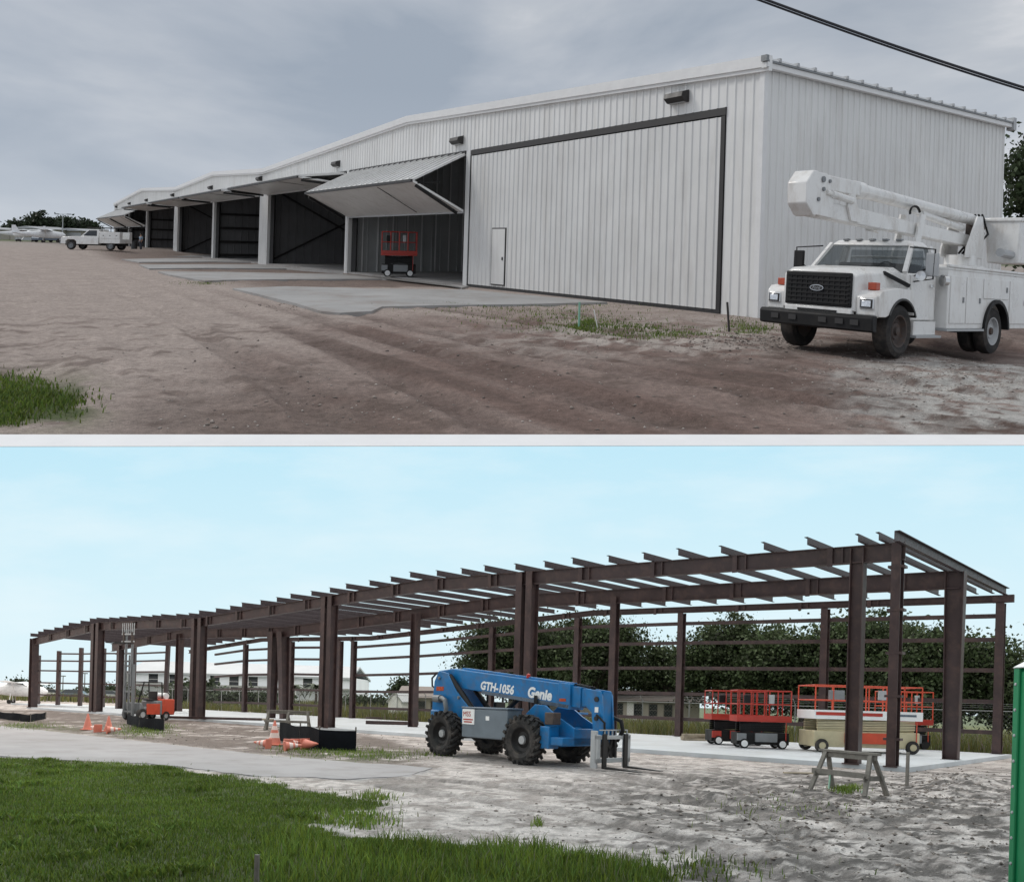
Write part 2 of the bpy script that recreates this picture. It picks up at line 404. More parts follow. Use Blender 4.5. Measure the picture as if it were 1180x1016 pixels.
# ------------------------------------------------------------------ terrain
def pix(site, X, Y, Z=0):
    Zc = Z - site.h; return 590 + F*(X + site.rv*Zc)/Y, site.H + site.r*F*X/Y - F*Zc/Y
def in_poly(u, v, P):
    ins = np.zeros(u.shape, bool); n = len(P)
    for i in range(n):
        x1, y1 = P[i]; x2, y2 = P[(i+1) % n]
        c = ((y1 > v) != (y2 > v)) & (u < (x2-x1)*(v-y1)/((y2-y1) if y2 != y1 else 1e-9) + x1); ins ^= c
    return ins
def gp(site, pts): return [site.g(u, v) for u, v in pts]
def sdist(X, Y, P):
    """signed distance to a ground polygon, negative inside"""
    d = np.full(X.shape, 1e9); n = len(P)
    for i in range(n):
        x1, y1 = P[i]; x2, y2 = P[(i+1) % n]; dx, dy = x2-x1, y2-y1
        t = np.clip(((X-x1)*dx + (Y-y1)*dy)/(dx*dx+dy*dy+1e-9), 0, 1)
        d = np.minimum(d, np.hypot(X-x1-t*dx, Y-y1-t*dy))
    return np.where(in_poly(X, Y, P), -d, d)

# hangar axes on the upper site, steel frame axes on the lower one
UC = np.array((6.493, 20.961)); UD = np.array((-.557, .8305)); UE = np.array((.803, .595)); UN = np.array((-.8305, -.557))
LC = np.array((11.185, 23.28)); LD = np.array((-.7809, .6247)); LE = np.array((.6858, .7278))
def tracks(X, Y, polys, w=.24):
    z = np.zeros(X.shape); c = np.zeros(X.shape)
    for P in polys:
        d = np.full(X.shape, 1e9); s = np.zeros(X.shape); acc = 0
        for (x1, y1), (x2, y2) in zip(P[:-1], P[1:]):
            dx, dy = x2-x1, y2-y1; l = math.hypot(dx, dy); t = np.clip(((X-x1)*dx + (Y-y1)*dy)/(l*l), 0, 1)
            e = np.hypot(X-x1-t*dx, Y-y1-t*dy); m_ = e < d; d = np.where(m_, e, d); s = np.where(m_, acc+t*l, s); acc += l
        k = np.exp(-(d/w)**4); br = .35+.65*fbm(s*.5, s*0+3, 7, 3)
        z = z - .045*k*br + .035*np.exp(-((d-w*1.35)/.10)**2)*br + .014*k*np.sin(s*22)*br; c = np.maximum(c, k*br)
    return z, c
def curve(site, pts, n=8):
    G = [np.array(site.g(u, v)) for u, v in pts]; out = []
    G = [2*G[0]-G[1]] + G + [2*G[-1]-G[-2]]
    for i in range(1, len(G)-2):
        for k in range(n):
            t = k/n; a, b, c, d = G[i-1:i+3]; out.append(tuple(.5*((2*b) + (c-a)*t + (2*a-5*b+4*c-d)*t*t + (3*b-a-3*c+d)*t**3)))
    return out + [tuple(G[-2])]
TRU = [curve(U, p) for p in ([(1230,462),(980,432),(780,405),(640,381),(540,362),(440,346),(330,328)], [(1250,505),(960,470),(760,435),(600,404),(490,380),(390,357),(290,335)], [(900,520),(720,468),(560,424),(450,392),(350,362),(250,336)], [(620,520),(500,455),(400,408),(300,368),(200,334),(130,310)], [(420,520),(330,450),(250,395),(170,350),(100,318)], [(1010,430),(1060,440),(1180,438)])]
TRL = [curve(L, p) for p in ([(738,888),(860,906),(960,936),(1050,985),(1110,1050)], [(700,890),(790,910),(885,945),(950,1000),(985,1060)], [(470,897),(640,908),(820,928),(1000,944),(1200,946)], [(440,905),(560,922),(700,945),(860,990),(960,1050)], [(600,900),(800,915),(960,930),(1100,935),(1230,930)], [(700,905),(780,898),(850,899),(870,908),(800,920),(640,915)])]
def hU(X, Y):
    z = .5*sstep(-29, -37, X)*sstep(46, 68, Y)
    z = z - .30*sstep(6.9, 9.4, X)*sstep(12.6, 14.5, Y)*(1-sstep(17, 19, Y))
    a = (X-UC[0])*UD[0] + (Y-UC[1])*UD[1]; b = (X-UC[0])*UN[0] + (Y-UC[1])*UN[1]
    amp = sstep(.5, 3, b)*(1-sstep(40, 70, Y))
    rut = (fbm(a*.10+3, b*1.6, 5, 3)-.5)*.12 + (fbm(X*1.7, Y*1.7, 9, 5)-.5)*.05
    rut = rut + (fbm(X*6, Y*6, 21, 3)-.5)*.025*(1-sstep(14, 30, Y)) + tracks(X, Y, TRU)[0]
    edge = sstep(0, .9, Y - (7.338+.0923*X))
    z = z + (rut*amp - .015)*edge
    u, v = pix(U, X, Y)
    far = sstep(52, 80, Y)
    # spoil along the pad edge and by the truck
    z = z + .12*np.exp(-((u-860)/60)**2 - ((v-392)/7)**2)*fbm(X*5, Y*5, 31, 3) + .10*np.exp(-((u-650)/110)**2 - ((v-372)/9)**2)*fbm(X*4, Y*4, 33, 3)
    return z
def hL(X, Y):
    a = (X-LC[0])*LD[0] + (Y-LC[1])*LD[1]; b = -((X-LC[0])*LE[0] + (Y-LC[1])*LE[1])
    rough = sstep(.2, 1.5, b)*(1-sstep(55, 80, Y))
    u, v = pix(L, X, Y)
    mud = sstep(560, 900, u)*sstep(875, 905, v)
    z = (fbm(X*2.2, Y*2.2, 41, 5)-.5)*(.05+.04*mud)*rough + (fbm(a*.5, b*3.1, 44, 4)-.5)*(.03+.025*mud)*rough + tracks(X, Y, TRL)[0]*rough
    z = z + (fbm(X*7, Y*7, 47, 3)-.5)*(.025+.045*mud)*rough
    z = z*(1 - sstep(-.3, .6, -sdist(X, Y, ROAD))*.985)
    z = z + .28*np.exp(-((u-1110)/45)**2 - ((v-900)/14)**2)*rough*fbm(X*3, Y*3, 51, 3)
    lawn = sstep(-.2, .5, -sdist(X, Y, LAWN))
    z = z + lawn*((fbm(X*.8, Y*.8, 55, 4)-.5)*.16 + .04)
    return z - .02
ROAD = gp(L, [(-260, 812), (12, 837), (140, 851), (300, 869), (430, 879), (500, 884), (470, 893), (400, 897), (300, 893), (180, 880), (12, 871), (-260, 850)])
LAWN = gp(L, [(-320, 860), (12, 873), (180, 882), (300, 902), (400, 920), (436, 928), (360, 937), (345, 948), (385, 962), (470, 975), (600, 980), (700, 992), (760, 1010), (800, 1060), (-700, 1060)])
MUDSTRIP = gp(L, [(-100, 815), (60, 818), (240, 826), (420, 846), (500, 866), (480, 882), (300, 867), (140, 850), (12, 835), (-100, 822)])
TALLGRASS_S = 12.9

def fan(y0, tilt, ymax, ratio, kmax):
    ys = [y0]
    while ys[-1] < ymax: ys.append(ys[-1]*(1.0058 if 6 < ys[-1] < 36 else 1.022))
    core = np.linspace(-.70, .70, 300); side = np.geomspace(.74, kmax, 26)
    ks = np.r_[-side[::-1], core, side]
    Yb, K = np.meshgrid(np.array(ys), ks, indexing='ij')
    X = K*Yb; Y = Yb + tilt*X*(1/(1+np.maximum(0, Yb-60)/200))
    nr, nc = X.shape; i = np.arange(nr*nc).reshape(nr, nc)
    Q = np.stack([i[:-1,:-1], i[:-1,1:], i[1:,1:], i[1:,:-1]], -1).reshape(-1, 4)
    return X.ravel(), Y.ravel(), Q
def lerp(c, d, t): return c*(1-t[:,None]) + np.array(d)[None]*t[:,None]

X, Y, Q = fan(7.338, .0923, 1500, 1.0135, 2.2)
Z = hU(X, Y); u, v = pix(U, X, Y); a = (X-UC[0])*UD[0] + (Y-UC[1])*UD[1]; b = (X-UC[0])*UN[0] + (Y-UC[1])*UN[1]
rng = fbm(X*.5, Y*.5, 61, 5); streak = fbm(a*.10, b*1.5, 63, 5); fine = fbm(X*3, Y*3, 65, 4)
c = np.tile(np.array((.40,.335,.30)), (len(X), 1))
brown = sstep(345, 385, v + (rng-.5)*40)*sstep(250, 520, u + (rng-.5)*200 + (v-380)*.9)
c = lerp(c, (.20,.14,.12), np.clip(brown*(.75 + 1.6*(streak-.4)), 0, 1))
wet = sstep(.52, .72, streak)*sstep(360, 420, v)*sstep(160, 420, u)
c = lerp(c, (.125,.088,.075), wet*.7)
tk = tracks(X, Y, TRU, .3)[1]; c = lerp(c, (.13,.092,.08), tk*.75*sstep(14, 9, Y*.4)*sstep(150, 420, u))
pale = np.exp(-((u-760)/190)**2 - ((v-388)/22)**2); c = lerp(c, (.50,.45,.41), np.clip(pale*1.3*sstep(.3,.6,fine), 0, 1)*.8)
grav = sstep(900, 1080, u + (fine-.5)*120)*sstep(392, 425, v + (u-1000)*.02)*(1-.8*sstep(470, 500, v)*sstep(1100, 900, u)); c = lerp(c, (.47,.455,.43), np.clip(grav, 0, 1)*sstep(.25,.6,fbm(X*5, Y*5, 67, 4)))
lowl = sstep(425, 480, v + (fine-.5)*50)*sstep(60, 200, u)*sstep(520, 380, u); c = lerp(c, (.20,.155,.135), lowl*.75)
dk = sstep(.58, .7, fbm(X*2.1, Y*2.1, 69, 4))*sstep(355, 380, v); c = lerp(c, (.13,.095,.08), dk*.55)
soil = sstep(-.2, .6, b)*sstep(9.5, 7, b)*sstep(14.5, 15.5, a); c = lerp(c, (.17,.125,.105), soil*.8)
far = sstep(60, 110, Y); c = lerp(c, (.36,.32,.29), far*.6)
c = lerp(c, (.10,.13,.05), sstep(120, 170, Y))
gpatch = np.exp(-(np.maximum(0, u-70)/45)**2 - ((v-462)/26)**2)*sstep(.40,.62, fbm(X*2, Y*2, 71, 4)+.25*np.exp(-((u-30)/60)**2)); c = lerp(c, (.07,.10,.03), np.clip(gpatch*1.2, 0, .9))
P = np.c_[X, Y, Z]
structure('dirt_ground', U.warr(P), Q, ground_mat('dirt', 70, .55), col=c)
# added white strip for the gap between the views, face sloped to catch skylight
mb = MB(); xs = np.linspace(-16, 16, 33)
pts = [(x, 7.338+.0923*x) for x in xs]
rings = []
for x, y in pts:
    w0 = U.w(x, y, .012); rings.append([(w0.x, w0.y-.012, w0.z), (w0.x, w0.y+.1, w0.z), (w0.x, w0.y+.1, w0.z-.02), (w0.x, w0.y-.31, w0.z-.106), (w0.x, w0.y-.32, w0.z-.102)])
mb.loft(rings); structure('view_gap_strip', mb.v, mb.f, M['edge'], smooth=False)

X, Y, Q = fan(3.2, .10, 795, 1.0145, 2.2)
Z = hL(X, Y); u, v = pix(L, X, Y); a = (X-LC[0])*LD[0] + (Y-LC[1])*LD[1]; s_ = (X-LC[0])*LE[0] + (Y-LC[1])*LE[1]
rng = fbm(X*.6, Y*.6, 81, 5); fine = fbm(X*2.6, Y*2.6, 83, 5); str2 = fbm(a*.35, s_*2.2, 85, 5)
c = np.tile(np.array((.59,.535,.51)), (len(X), 1))
c = lerp(c, (.25,.21,.19), sstep(.50, .66, fine)*.6)
clod = fbm(X*6.5, Y*6.5, 99, 4); c = lerp(c, (.20,.18,.165), sstep(.53, .65, clod)*.5)
c = lerp(c, (.24,.215,.20), sstep(.52, .7, str2)*.6)
mudr = sstep(560, 880, u + (rng-.5)*300)*sstep(878, 905, v)*sstep(.36, .54, fbm(X*1.7, Y*1.7, 87, 5)*.6 + str2*.4)
c = lerp(c, (.10,.09,.085), np.clip(mudr*1.3, 0, 1)*sstep(.34, .54, clod)*.92)
tk = tracks(X, Y, TRL, .3)[1]; c = lerp(c, (.19,.17,.16), tk*.7)
strip = sstep(.5, -.3, sdist(X, Y, MUDSTRIP) + (fine-.5)*1.5); c = lerp(c, (.17,.14,.125), strip*sstep(.25, .5, rng*.5+fine*.5)*.95)
road = sstep(.25, -.25, sdist(X, Y, ROAD) + (fine-.5)*.7); c = lerp(c, (.40,.385,.39), road)
c = lerp(c, (.30,.285,.285), road*sstep(.5, .7, str2)*.5)
behind = sstep(TALLGRASS_S, TALLGRASS_S+.6, s_ + (fine-.5)*.8); c = lerp(c, (.12,.14,.07), behind)
c = lerp(c, (.10,.13,.08), sstep(90, 140, Y))
dl = sdist(X, Y, LAWN) + (fine-.5)*1.1; lawn = sstep(.25, -.25, dl); c = lerp(c, (.07,.10,.022), lawn*(.85+.15*rng))
tuft = np.exp(-((u-400)/60)**2 - ((v-870)/7)**2) + np.exp(-((u-40)/60)**2 - ((v-838)/5)**2) + np.exp(-((u-165)/40)**2 - ((v-842)/6)**2)
c = lerp(c, (.09,.11,.05), np.clip(tuft, 0, 1)*sstep(.35, .6, fine)*.8)
structure('sandy_ground', L.warr(np.c_[X, Y, Z]), Q, ground_mat('sand', 80, .6), col=c)

# ------------------------------------------------------------------ grass
def blades(name, site, pts, h, w, m, zf, lean=.5, n2=False, tint=(.6, 1.5), label=None, kind='stuff'):
    """pts: Nx2 foot points; one bent blade each"""
    N = len(pts); X, Y = pts[:,0], pts[:,1]; Zg = zf(X, Y)
    hh = h*RNG.uniform(.5, 1.3, N); ang = RNG.uniform(0, 2*math.pi, N); la = RNG.uniform(0, 2*math.pi, N); ll = hh*RNG.uniform(.1, 1, N)*lean
    dx, dy = np.cos(ang)*w/2*RNG.uniform(.6,1.4,N), np.sin(ang)*w/2
    mx, my = np.cos(la)*ll, np.sin(la)*ll
    A = np.stack([X-dx, Y-dy, Zg-.01], 1); B = np.stack([X+dx, Y+dy, Zg-.01], 1)
    C = np.stack([X+dx*.7+mx*.35, Y+dy*.7+my*.35, Zg+hh*.6], 1); D = np.stack([X-dx*.7+mx*.35, Y-dy*.7+my*.35, Zg+hh*.6], 1)
    T = np.stack([X+mx, Y+my, Zg+hh], 1)
    V = np.stack([A, B, C, D, T], 1).reshape(-1, 3); o = np.arange(N)[:,None]*5
    fs = np.concatenate([o+np.array([[0,1,2]]), o+np.array([[0,2,3]]), o+np.array([[3,2,4]])])
    t = RNG.uniform(tint[0], tint[1], N)*(.55+.9*fbm(X*.9, Y*.9, 17, 4)); yel = RNG.uniform(0, 1, N)
    col = np.stack([t*(1+.5*yel), t*(1+.1*yel), t*(1-.3*yel)], 1); dry = RNG.uniform(0, 1, N) < .05; col[dry] = np.array((2.3, 1.35, 3.6)); col = np.repeat(col, 5, 0)
    return structure(name, site.warr(V), fs, m, kind=kind, col=col, smooth=False, label=label)
def scatter(P, dens, n):
    """random points in a polygon given on the ground, thinned with distance"""
    P = np.array(P); lo, hi = P.min(0), P.max(0); pts = RNG.uniform(lo, hi, (n, 2))
    return pts[sdist(pts[:,0], pts[:,1], P) < dens]
def keep(pts, p): return pts[RNG.uniform(0, 1, len(pts)) < p]
LP = gp(L, [(-60, 868), (12, 873), (180, 882), (300, 902), (400, 920), (436, 928), (360, 937), (345, 948), (385, 962), (470, 975), (600, 980), (700, 992), (760, 1010), (800, 1040), (-160, 1040)])
def lawn_pts(n, edge=.1):
    pts = scatter(LP, 9, n); f = fbm(pts[:,0]*2.6, pts[:,1]*2.6, 83, 5)
    d = sdist(pts[:,0], pts[:,1], LAWN) + (f-.5)*1.1
    return pts[d < edge]
pp = lawn_pts(420000); pp = keep(pp, np.clip((11/pp[:,1])**1.6, 0, 1)); pp = pp[:170000]
fr = lawn_pts(60000, .75); f_ = sdist(fr[:,0], fr[:,1], LAWN); fr = keep(fr[f_ > -.2], .16*np.clip(fbm(fr[f_ > -.2][:,0]*1.7, fr[f_ > -.2][:,1]*1.7, 77, 3)*3-1, 0, 1)); pp = np.concatenate([pp, fr])
blades('lawn_grass', L, pp, .055, .011, M['blade'], hL, .8, tint=(.5, 1.5))
u, v = pix(L, pp[:,0], pp[:,1]); q = pp[(v > 972 + 14*np.sin(u*.05)) & (u > 300)]; q = keep(q, .35)
blades('tall_lawn_grass', L, q, .17, .012, M['blade'], hL, .7, tint=(.7, 1.9))
cl = RNG.normal(0, 1, (60, 400, 2))*.10; cc = lawn_pts(5000)[:60]; q = (cc[:,None,:]+cl).reshape(-1, 2)
blades('weeds', L, q, .08, .03, M['blade'], hL, 1.0, tint=(.6, 1.6))
# weeds on the bare ground of the lower site
def patch(site, u, v, ru, rv, n):
    k = RNG.normal(0, 1, (n, 2)); return np.array([site.g(u + ru*a, v + rv*b) for a, b in k])
sp = [(400, 866, 34, 3, 900), (440, 870, 25, 3, 400), (340, 861, 14, 2.5, 500), (167, 840, 16, 3.5, 1500), (185, 836, 8, 2, 500), (30, 836, 20, 2, 500), (975, 909, 9, 2, 500), (395, 938, 22, 4, 500), (415, 946, 20, 4, 400), (500, 868, 12, 2, 200), (620, 948, 3, 2, 60), (900, 930, 60, 8, 120), (760, 1000, 60, 8, 500), (430, 918, 12, 3, 300)]
blades('ground_weeds', L, np.concatenate([patch(L, *s) for s in sp]), .10, .016, M['blade'], hL, .8, tint=(.6, 1.7))
# tall field grass behind the slab
n = 60000; aa = RNG.uniform(-40, 75, n); ss = TALLGRASS_S + .4 + RNG.uniform(0, 1, n)**1.6*22
q = np.stack([LC[0]+LD[0]*aa+LE[0]*ss, LC[1]+LD[1]*aa+LE[1]*ss], 1); q = keep(q, np.clip(45/q[:,1], .25, 1)*np.clip(.35+fbm(q[:,0]*.5, q[:,1]*.5, 93, 3), 0, 1))
blades('field_grass', L, q, .75, .035, M['blade_dry'], hL, .5, tint=(.5, 1.35))
# grass on the upper site
sp = [(16, 446, 22, 9, 1500), (50, 455, 24, 4, 900), (8, 474, 14, 9, 1000), (40, 462, 30, 8, 600), (235, 326, 14, 1.2, 260), (700, 378, 45, 3, 1300), (760, 386, 40, 2.5, 700), (675, 377, 8, 3, 700), (868, 378, 14, 3, 450), (535, 352, 40, 1, 260), (650, 366, 60, 6, 900), (590, 357, 60, 2, 300), (120, 296, 30, 1, 160), (640, 352, 60, 1, 240), (850, 372, 8, 4, 240)]
q = np.concatenate([patch(U, *s) for s in sp]); q = q[(q[:,1] > 7.7+.0923*q[:,0])]
blades('sparse_grass', U, q, .06, .016, M['blade'], hU, .8, tint=(.5, 1.5))

# ------------------------------------------------------------------ loose stones and clods
def stones(name, site, pts, size, m, zf, kind='stuff'):
    N = len(pts); base = np.array([(1,0,0),(-1,0,0),(0,1,0),(0,-1,0),(0,0,1),(0,0,-1)], float)
    tri = np.array([(0,2,4),(2,1,4),(1,3,4),(3,0,4),(2,0,5),(1,2,5),(3,1,5),(0,3,5)])
    r = size*RNG.uniform(.35, 1.0, N)**2; J = RNG.uniform(.55, 1.3, (N, 6, 1))
    an = RNG.uniform(0, 6.28, N); B = base[None]*J*np.array((1, .8, .55)); ca, sa = np.cos(an)[:,None], np.sin(an)[:,None]
    Bx = B[:,:,0]*ca - B[:,:,1]*sa; By = B[:,:,0]*sa + B[:,:,1]*ca
    V = np.stack([pts[:,0][:,None]+Bx*r[:,None], pts[:,1][:,None]+By*r[:,None], (zf(pts[:,0], pts[:,1])+r*.15)[:,None]+B[:,:,2]*r[:,None]], -1).reshape(-1, 3)
    fs = (np.arange(N)[:,None,None]*6 + tri[None]).reshape(-1, 3); t = np.repeat(RNG.uniform(.5, 1.6, N), 6)
    return structure(name, site.warr(V), fs, m, kind=kind, col=np.stack([t, t*.97, t*.94], 1), smooth=False)
M['stone'] = mat('pale_stone', (.34,.31,.29), .9, 0, .2, 9, attr=True); M['clod'] = mat('mud_clod', (.19,.165,.15), .95, 0, .25, 9, attr=True)
def fanpts(site, n, v0, v1, u0=-40, u1=1220): return np.array([site.g(a, b) for a, b in zip(RNG.uniform(u0, u1, n), RNG.uniform(v0, v1, n))])
q = np.concatenate([fanpts(U, 900, 345, 500), patch(U, 1080, 430, 70, 18, 2200), patch(U, 760, 390, 120, 8, 700), patch(U, 880, 394, 50, 6, 500)]); q = q[q[:,1] > 7.6+.0923*q[:,0]]
stones('gravel', U, q, .026, M['stone'], hU)
q = np.concatenate([fanpts(U, 260, 370, 500, 200), patch(U, 860, 393, 45, 5, 500), patch(U, 350, 352, 30, 3, 150)]); q = q[q[:,1] > 7.6+.0923*q[:,0]]
stones('dirt_clods', U, q, .042, M['clod'], hU)
def offroad(q): return q[(sdist(q[:,0], q[:,1], ROAD) > .1) & (sdist(q[:,0], q[:,1], LAWN) > .2)]
q = offroad(np.concatenate([fanpts(L, 3200, 872, 1015, 420), patch(L, 900, 925, 110, 16, 900), fanpts(L, 900, 830, 880, 0, 520)]))
stones('gravel', L, q, .026, M['stone'], hL)
q = offroad(np.concatenate([patch(L, 950, 925, 120, 14, 900), patch(L, 1090, 905, 45, 10, 600), fanpts(L, 260, 880, 1000, 560), patch(L, 250, 845, 140, 8, 600), patch(L, 1000, 960, 110, 18, 240)]))
stones('mud_clods', L, q, .055, M['clod'], hL)
# the paved drive: a thin flat sheet with a worn, ragged edge
R0 = []
for (x1, y1), (x2, y2) in zip(ROAD, ROAD[1:]+ROAD[:1]):
    k = max(1, int(min(60, math.hypot(x2-x1, y2-y1)/.35)))
    for i in range(k):
        x, y = x1+(x2-x1)*i/k, y1+(y2-y1)*i/k; w = .10 + .25*(x > -9)
        R0.append((x + w*(float(fbm(np.array([x*2]), np.array([y*2]), 5)[0])-.5), y + w*2*(float(fbm(np.array([x*2+9]), np.array([y*2]), 6)[0])-.5)))
M['pave'] = mat('worn_paving', (.315,.30,.305), .9, 0, .14, .4, (.22,.20,.19), .7, .9, .3, 50)
V = [L.w(x, y, z) for z in (-.006, -.06) for x, y in R0]; n = len(R0)
structure('paved_road', V, [tuple(range(n))] + [(k, k+n, (k+1)%n+n, (k+1)%n) for k in range(n)], M['pave'], smooth=False)
# ------------------------------------------------------------------ hangar row
hg = Thing(U, 'hangar_building', 'long white ribbed metal hangar row with low gables and tilt-up doors beside the dirt yard', 'hangar building', UC[0], UC[1], 0)
def fp(t, b, z): return (UD[0]*t + UN[0]*b, UD[1]*t + UN[1]*b, z)          # along the front, out of it, up
def ip(t, s, z): return (UD[0]*t + UE[0]*s, UD[1]*t + UE[1]*s, z)          # along the front, into the building, up
ROOF = [(0, 6.72), (20.8, 7.70), (43.8, 6.76), (58.6, 7.48), (74.1, 6.90), (94.6, 7.74), (118.8, 6.6)]
def roofz(t): return float(np.interp(t, [p[0] for p in ROOF], [p[1] for p in ROOF]))
JAMB = [(.60, .64), (15.1, .22), (28.2, .22), (43.8, .98), (58.5, .28), (74.2, .9), (91.5, .3), (105, .3), (118.4, .4)]
DEPTH, HEAD = 14.5, 5.66
def ribbed(mb, t0, t1, z0, z1, P, pitch=.305, depth=.032, off=0.0):
    """ribbed sheet between t0 and t1; z0, z1 may be functions of t; P maps (t, outward, z) to a point"""
    f0 = z0 if callable(z0) else (lambda t: z0); f1 = z1 if callable(z1) else (lambda t: z1)
    pts = [(t0, 0)]; k = math.ceil((t0+.05)/pitch)
    while k*pitch + .10 < t1 - .02:
        c = k*pitch; pts += [(c, 0), (c+.022, depth), (c+.062, depth), (c+.084, 0)]; k += 1
    pts.append((t1, 0)); o = len(mb.v)
    for t, d in pts: mb.v += [P(t, off+d, f0(t)), P(t, off+d, f1(t))]
    mb.f += [(o+2*i, o+2*i+2, o+2*i+3, o+2*i+1) for i in range(len(pts)-1)]
    return mb
mb = MB(); ribbed(mb, 0, 118.8, HEAD+.02, lambda t: roofz(t)-.16, fp); wall_front = hg.part(mb, 'wall', M['panel'])
for (c, w) in JAMB:
    mb = MB(); a, b = max(0, c-w), c+w
    ribbed(mb, a, b, -.05, HEAD+.02, fp)
    if 0 < c-w: 
        for t in (a, b):                                    # returns of the pier into the bay
            mb.add([fp(t, 0, -.05), fp(t, 0, HEAD), ip(t, .5, HEAD), ip(t, .5, -.05)], [(0,1,2,3)])
    hg.part(mb, 'pier', M['panel'])
sd_ = lambda t, o, z: (UE[0]*t + UD[0]*(-o), UE[1]*t + UD[1]*(-o), z)
mb = MB(); ribbed(mb, 0, DEPTH, -.05, 6.52, sd_); hg.part(mb, 'wall', M['panel'])
mb = MB(); bz = [ip(t, DEPTH, z) for t in (0, 118.8) for z in (0, 6.5)]; mb.add(bz, [(0,1,3,2)]); hg.part(mb, 'wall', M['liner_grey'])
mb = MB(); e0 = [ip(118.8, s, z) for s in (0, DEPTH) for z in (0, 6.5)]; mb.add(e0, [(0,1,3,2)]); hg.part(mb, 'wall', M['panel'])
# corner trim
mb = MB(); mb.prism([(UN[0]*.045+.02, UN[1]*.045-.045), (UD[0]*.12+UN[0]*.045, UD[1]*.12+UN[1]*.045), (UD[0]*.12, UD[1]*.12), (0, 0), (UE[0]*.12, UE[1]*.12), (UE[0]*.12-UD[0]*.045, UE[1]*.12-UD[1]*.045)], 'z', -.04, 6.5)
hg.part(mb, 'corner_trim', M['trim'])
# roof: one folded sheet, white rake trim, gutter line and rib ends on the end wall
mb = MB(); n = len(ROOF)
for t, z in ROOF:
    tt = -.22 if t == 0 else t
    for s in (-.16, DEPTH+.2): mb.v += [ip(tt, s, z+.03), ip(tt, s, z-.05)]
for i in range(n-1):
    a = i*4; b = a+4; mb.f += [(a, b, b+2, a+2), (a+1, a+3, b+3, b+1), (a, a+1, b+1, b), (a+2, b+2, b+3, a+3)]
mb.f += [(0, 2, 3, 1)]; roof = hg.part(mb, 'roof', M['trim'])
for i in range(n-1):
    (t0, z0), (t1, z1) = ROOF[i], ROOF[i+1]; mb = MB()
    if t0 == 0: t0 = -.24
    for lo, hi, o in ((-.20, .10, .10), (-.30, -.20, .05)):
        mb.add([fp(t0, 0, z0+lo), fp(t1, 0, z1+lo), fp(t1, 0, z1+hi), fp(t0, 0, z0+hi), fp(t0, o+.08, z0+lo), fp(t1, o+.08, z1+lo), fp(t1, o+.08, z1+hi), fp(t0, o+.08, z0+hi)],
           [(0,1,2,3), (4,7,6,5), (0,4,5,1), (3,2,6,7), (0,3,7,4), (1,5,6,2)])
    hg.part(mb, 'rake_trim', M['trim'], roof)
mb = MB()
def eb(s0, s1, o0, o1, z0, z1, m=mb):
    m.add([sd_(s, o, z) for s, o, z in ((s0,o0,z0),(s1,o0,z0),(s1,o1,z0),(s0,o1,z0),(s0,o0,z1),(s1,o0,z1),(s1,o1,z1),(s0,o1,z1))],
           [(0,3,2,1),(4,5,6,7),(0,1,5,4),(1,2,6,5),(2,3,7,6),(3,0,4,7)])
eb(-.2, DEPTH+.2, .05, .20, 6.50, 6.64); hg.part(mb, 'eave_trim', M['trim'], roof)
mb = MB(); eb(-.2, DEPTH+.2, .12, .235, 6.645, 6.70, mb); hg.part(mb, 'eave_flashing', M['grey'], roof)
k = .3
while k < DEPTH:
    mb = MB(); eb(k, k+.09, .1, .25, 6.70, 6.80, mb); hg.part(mb, 'roof_rib', M['lgrey'], roof); k += .80
mb = MB(); eb(-.25, -.14, .06, .24, 6.66, 6.82, mb); hg.part(mb, 'end_cap', M['grey'], roof)
mb = MB(); eb(DEPTH+.1, DEPTH+.32, .0, .26, 6.40, 6.86, mb); hg.part(mb, 'end_cap', M['lgrey'], roof)
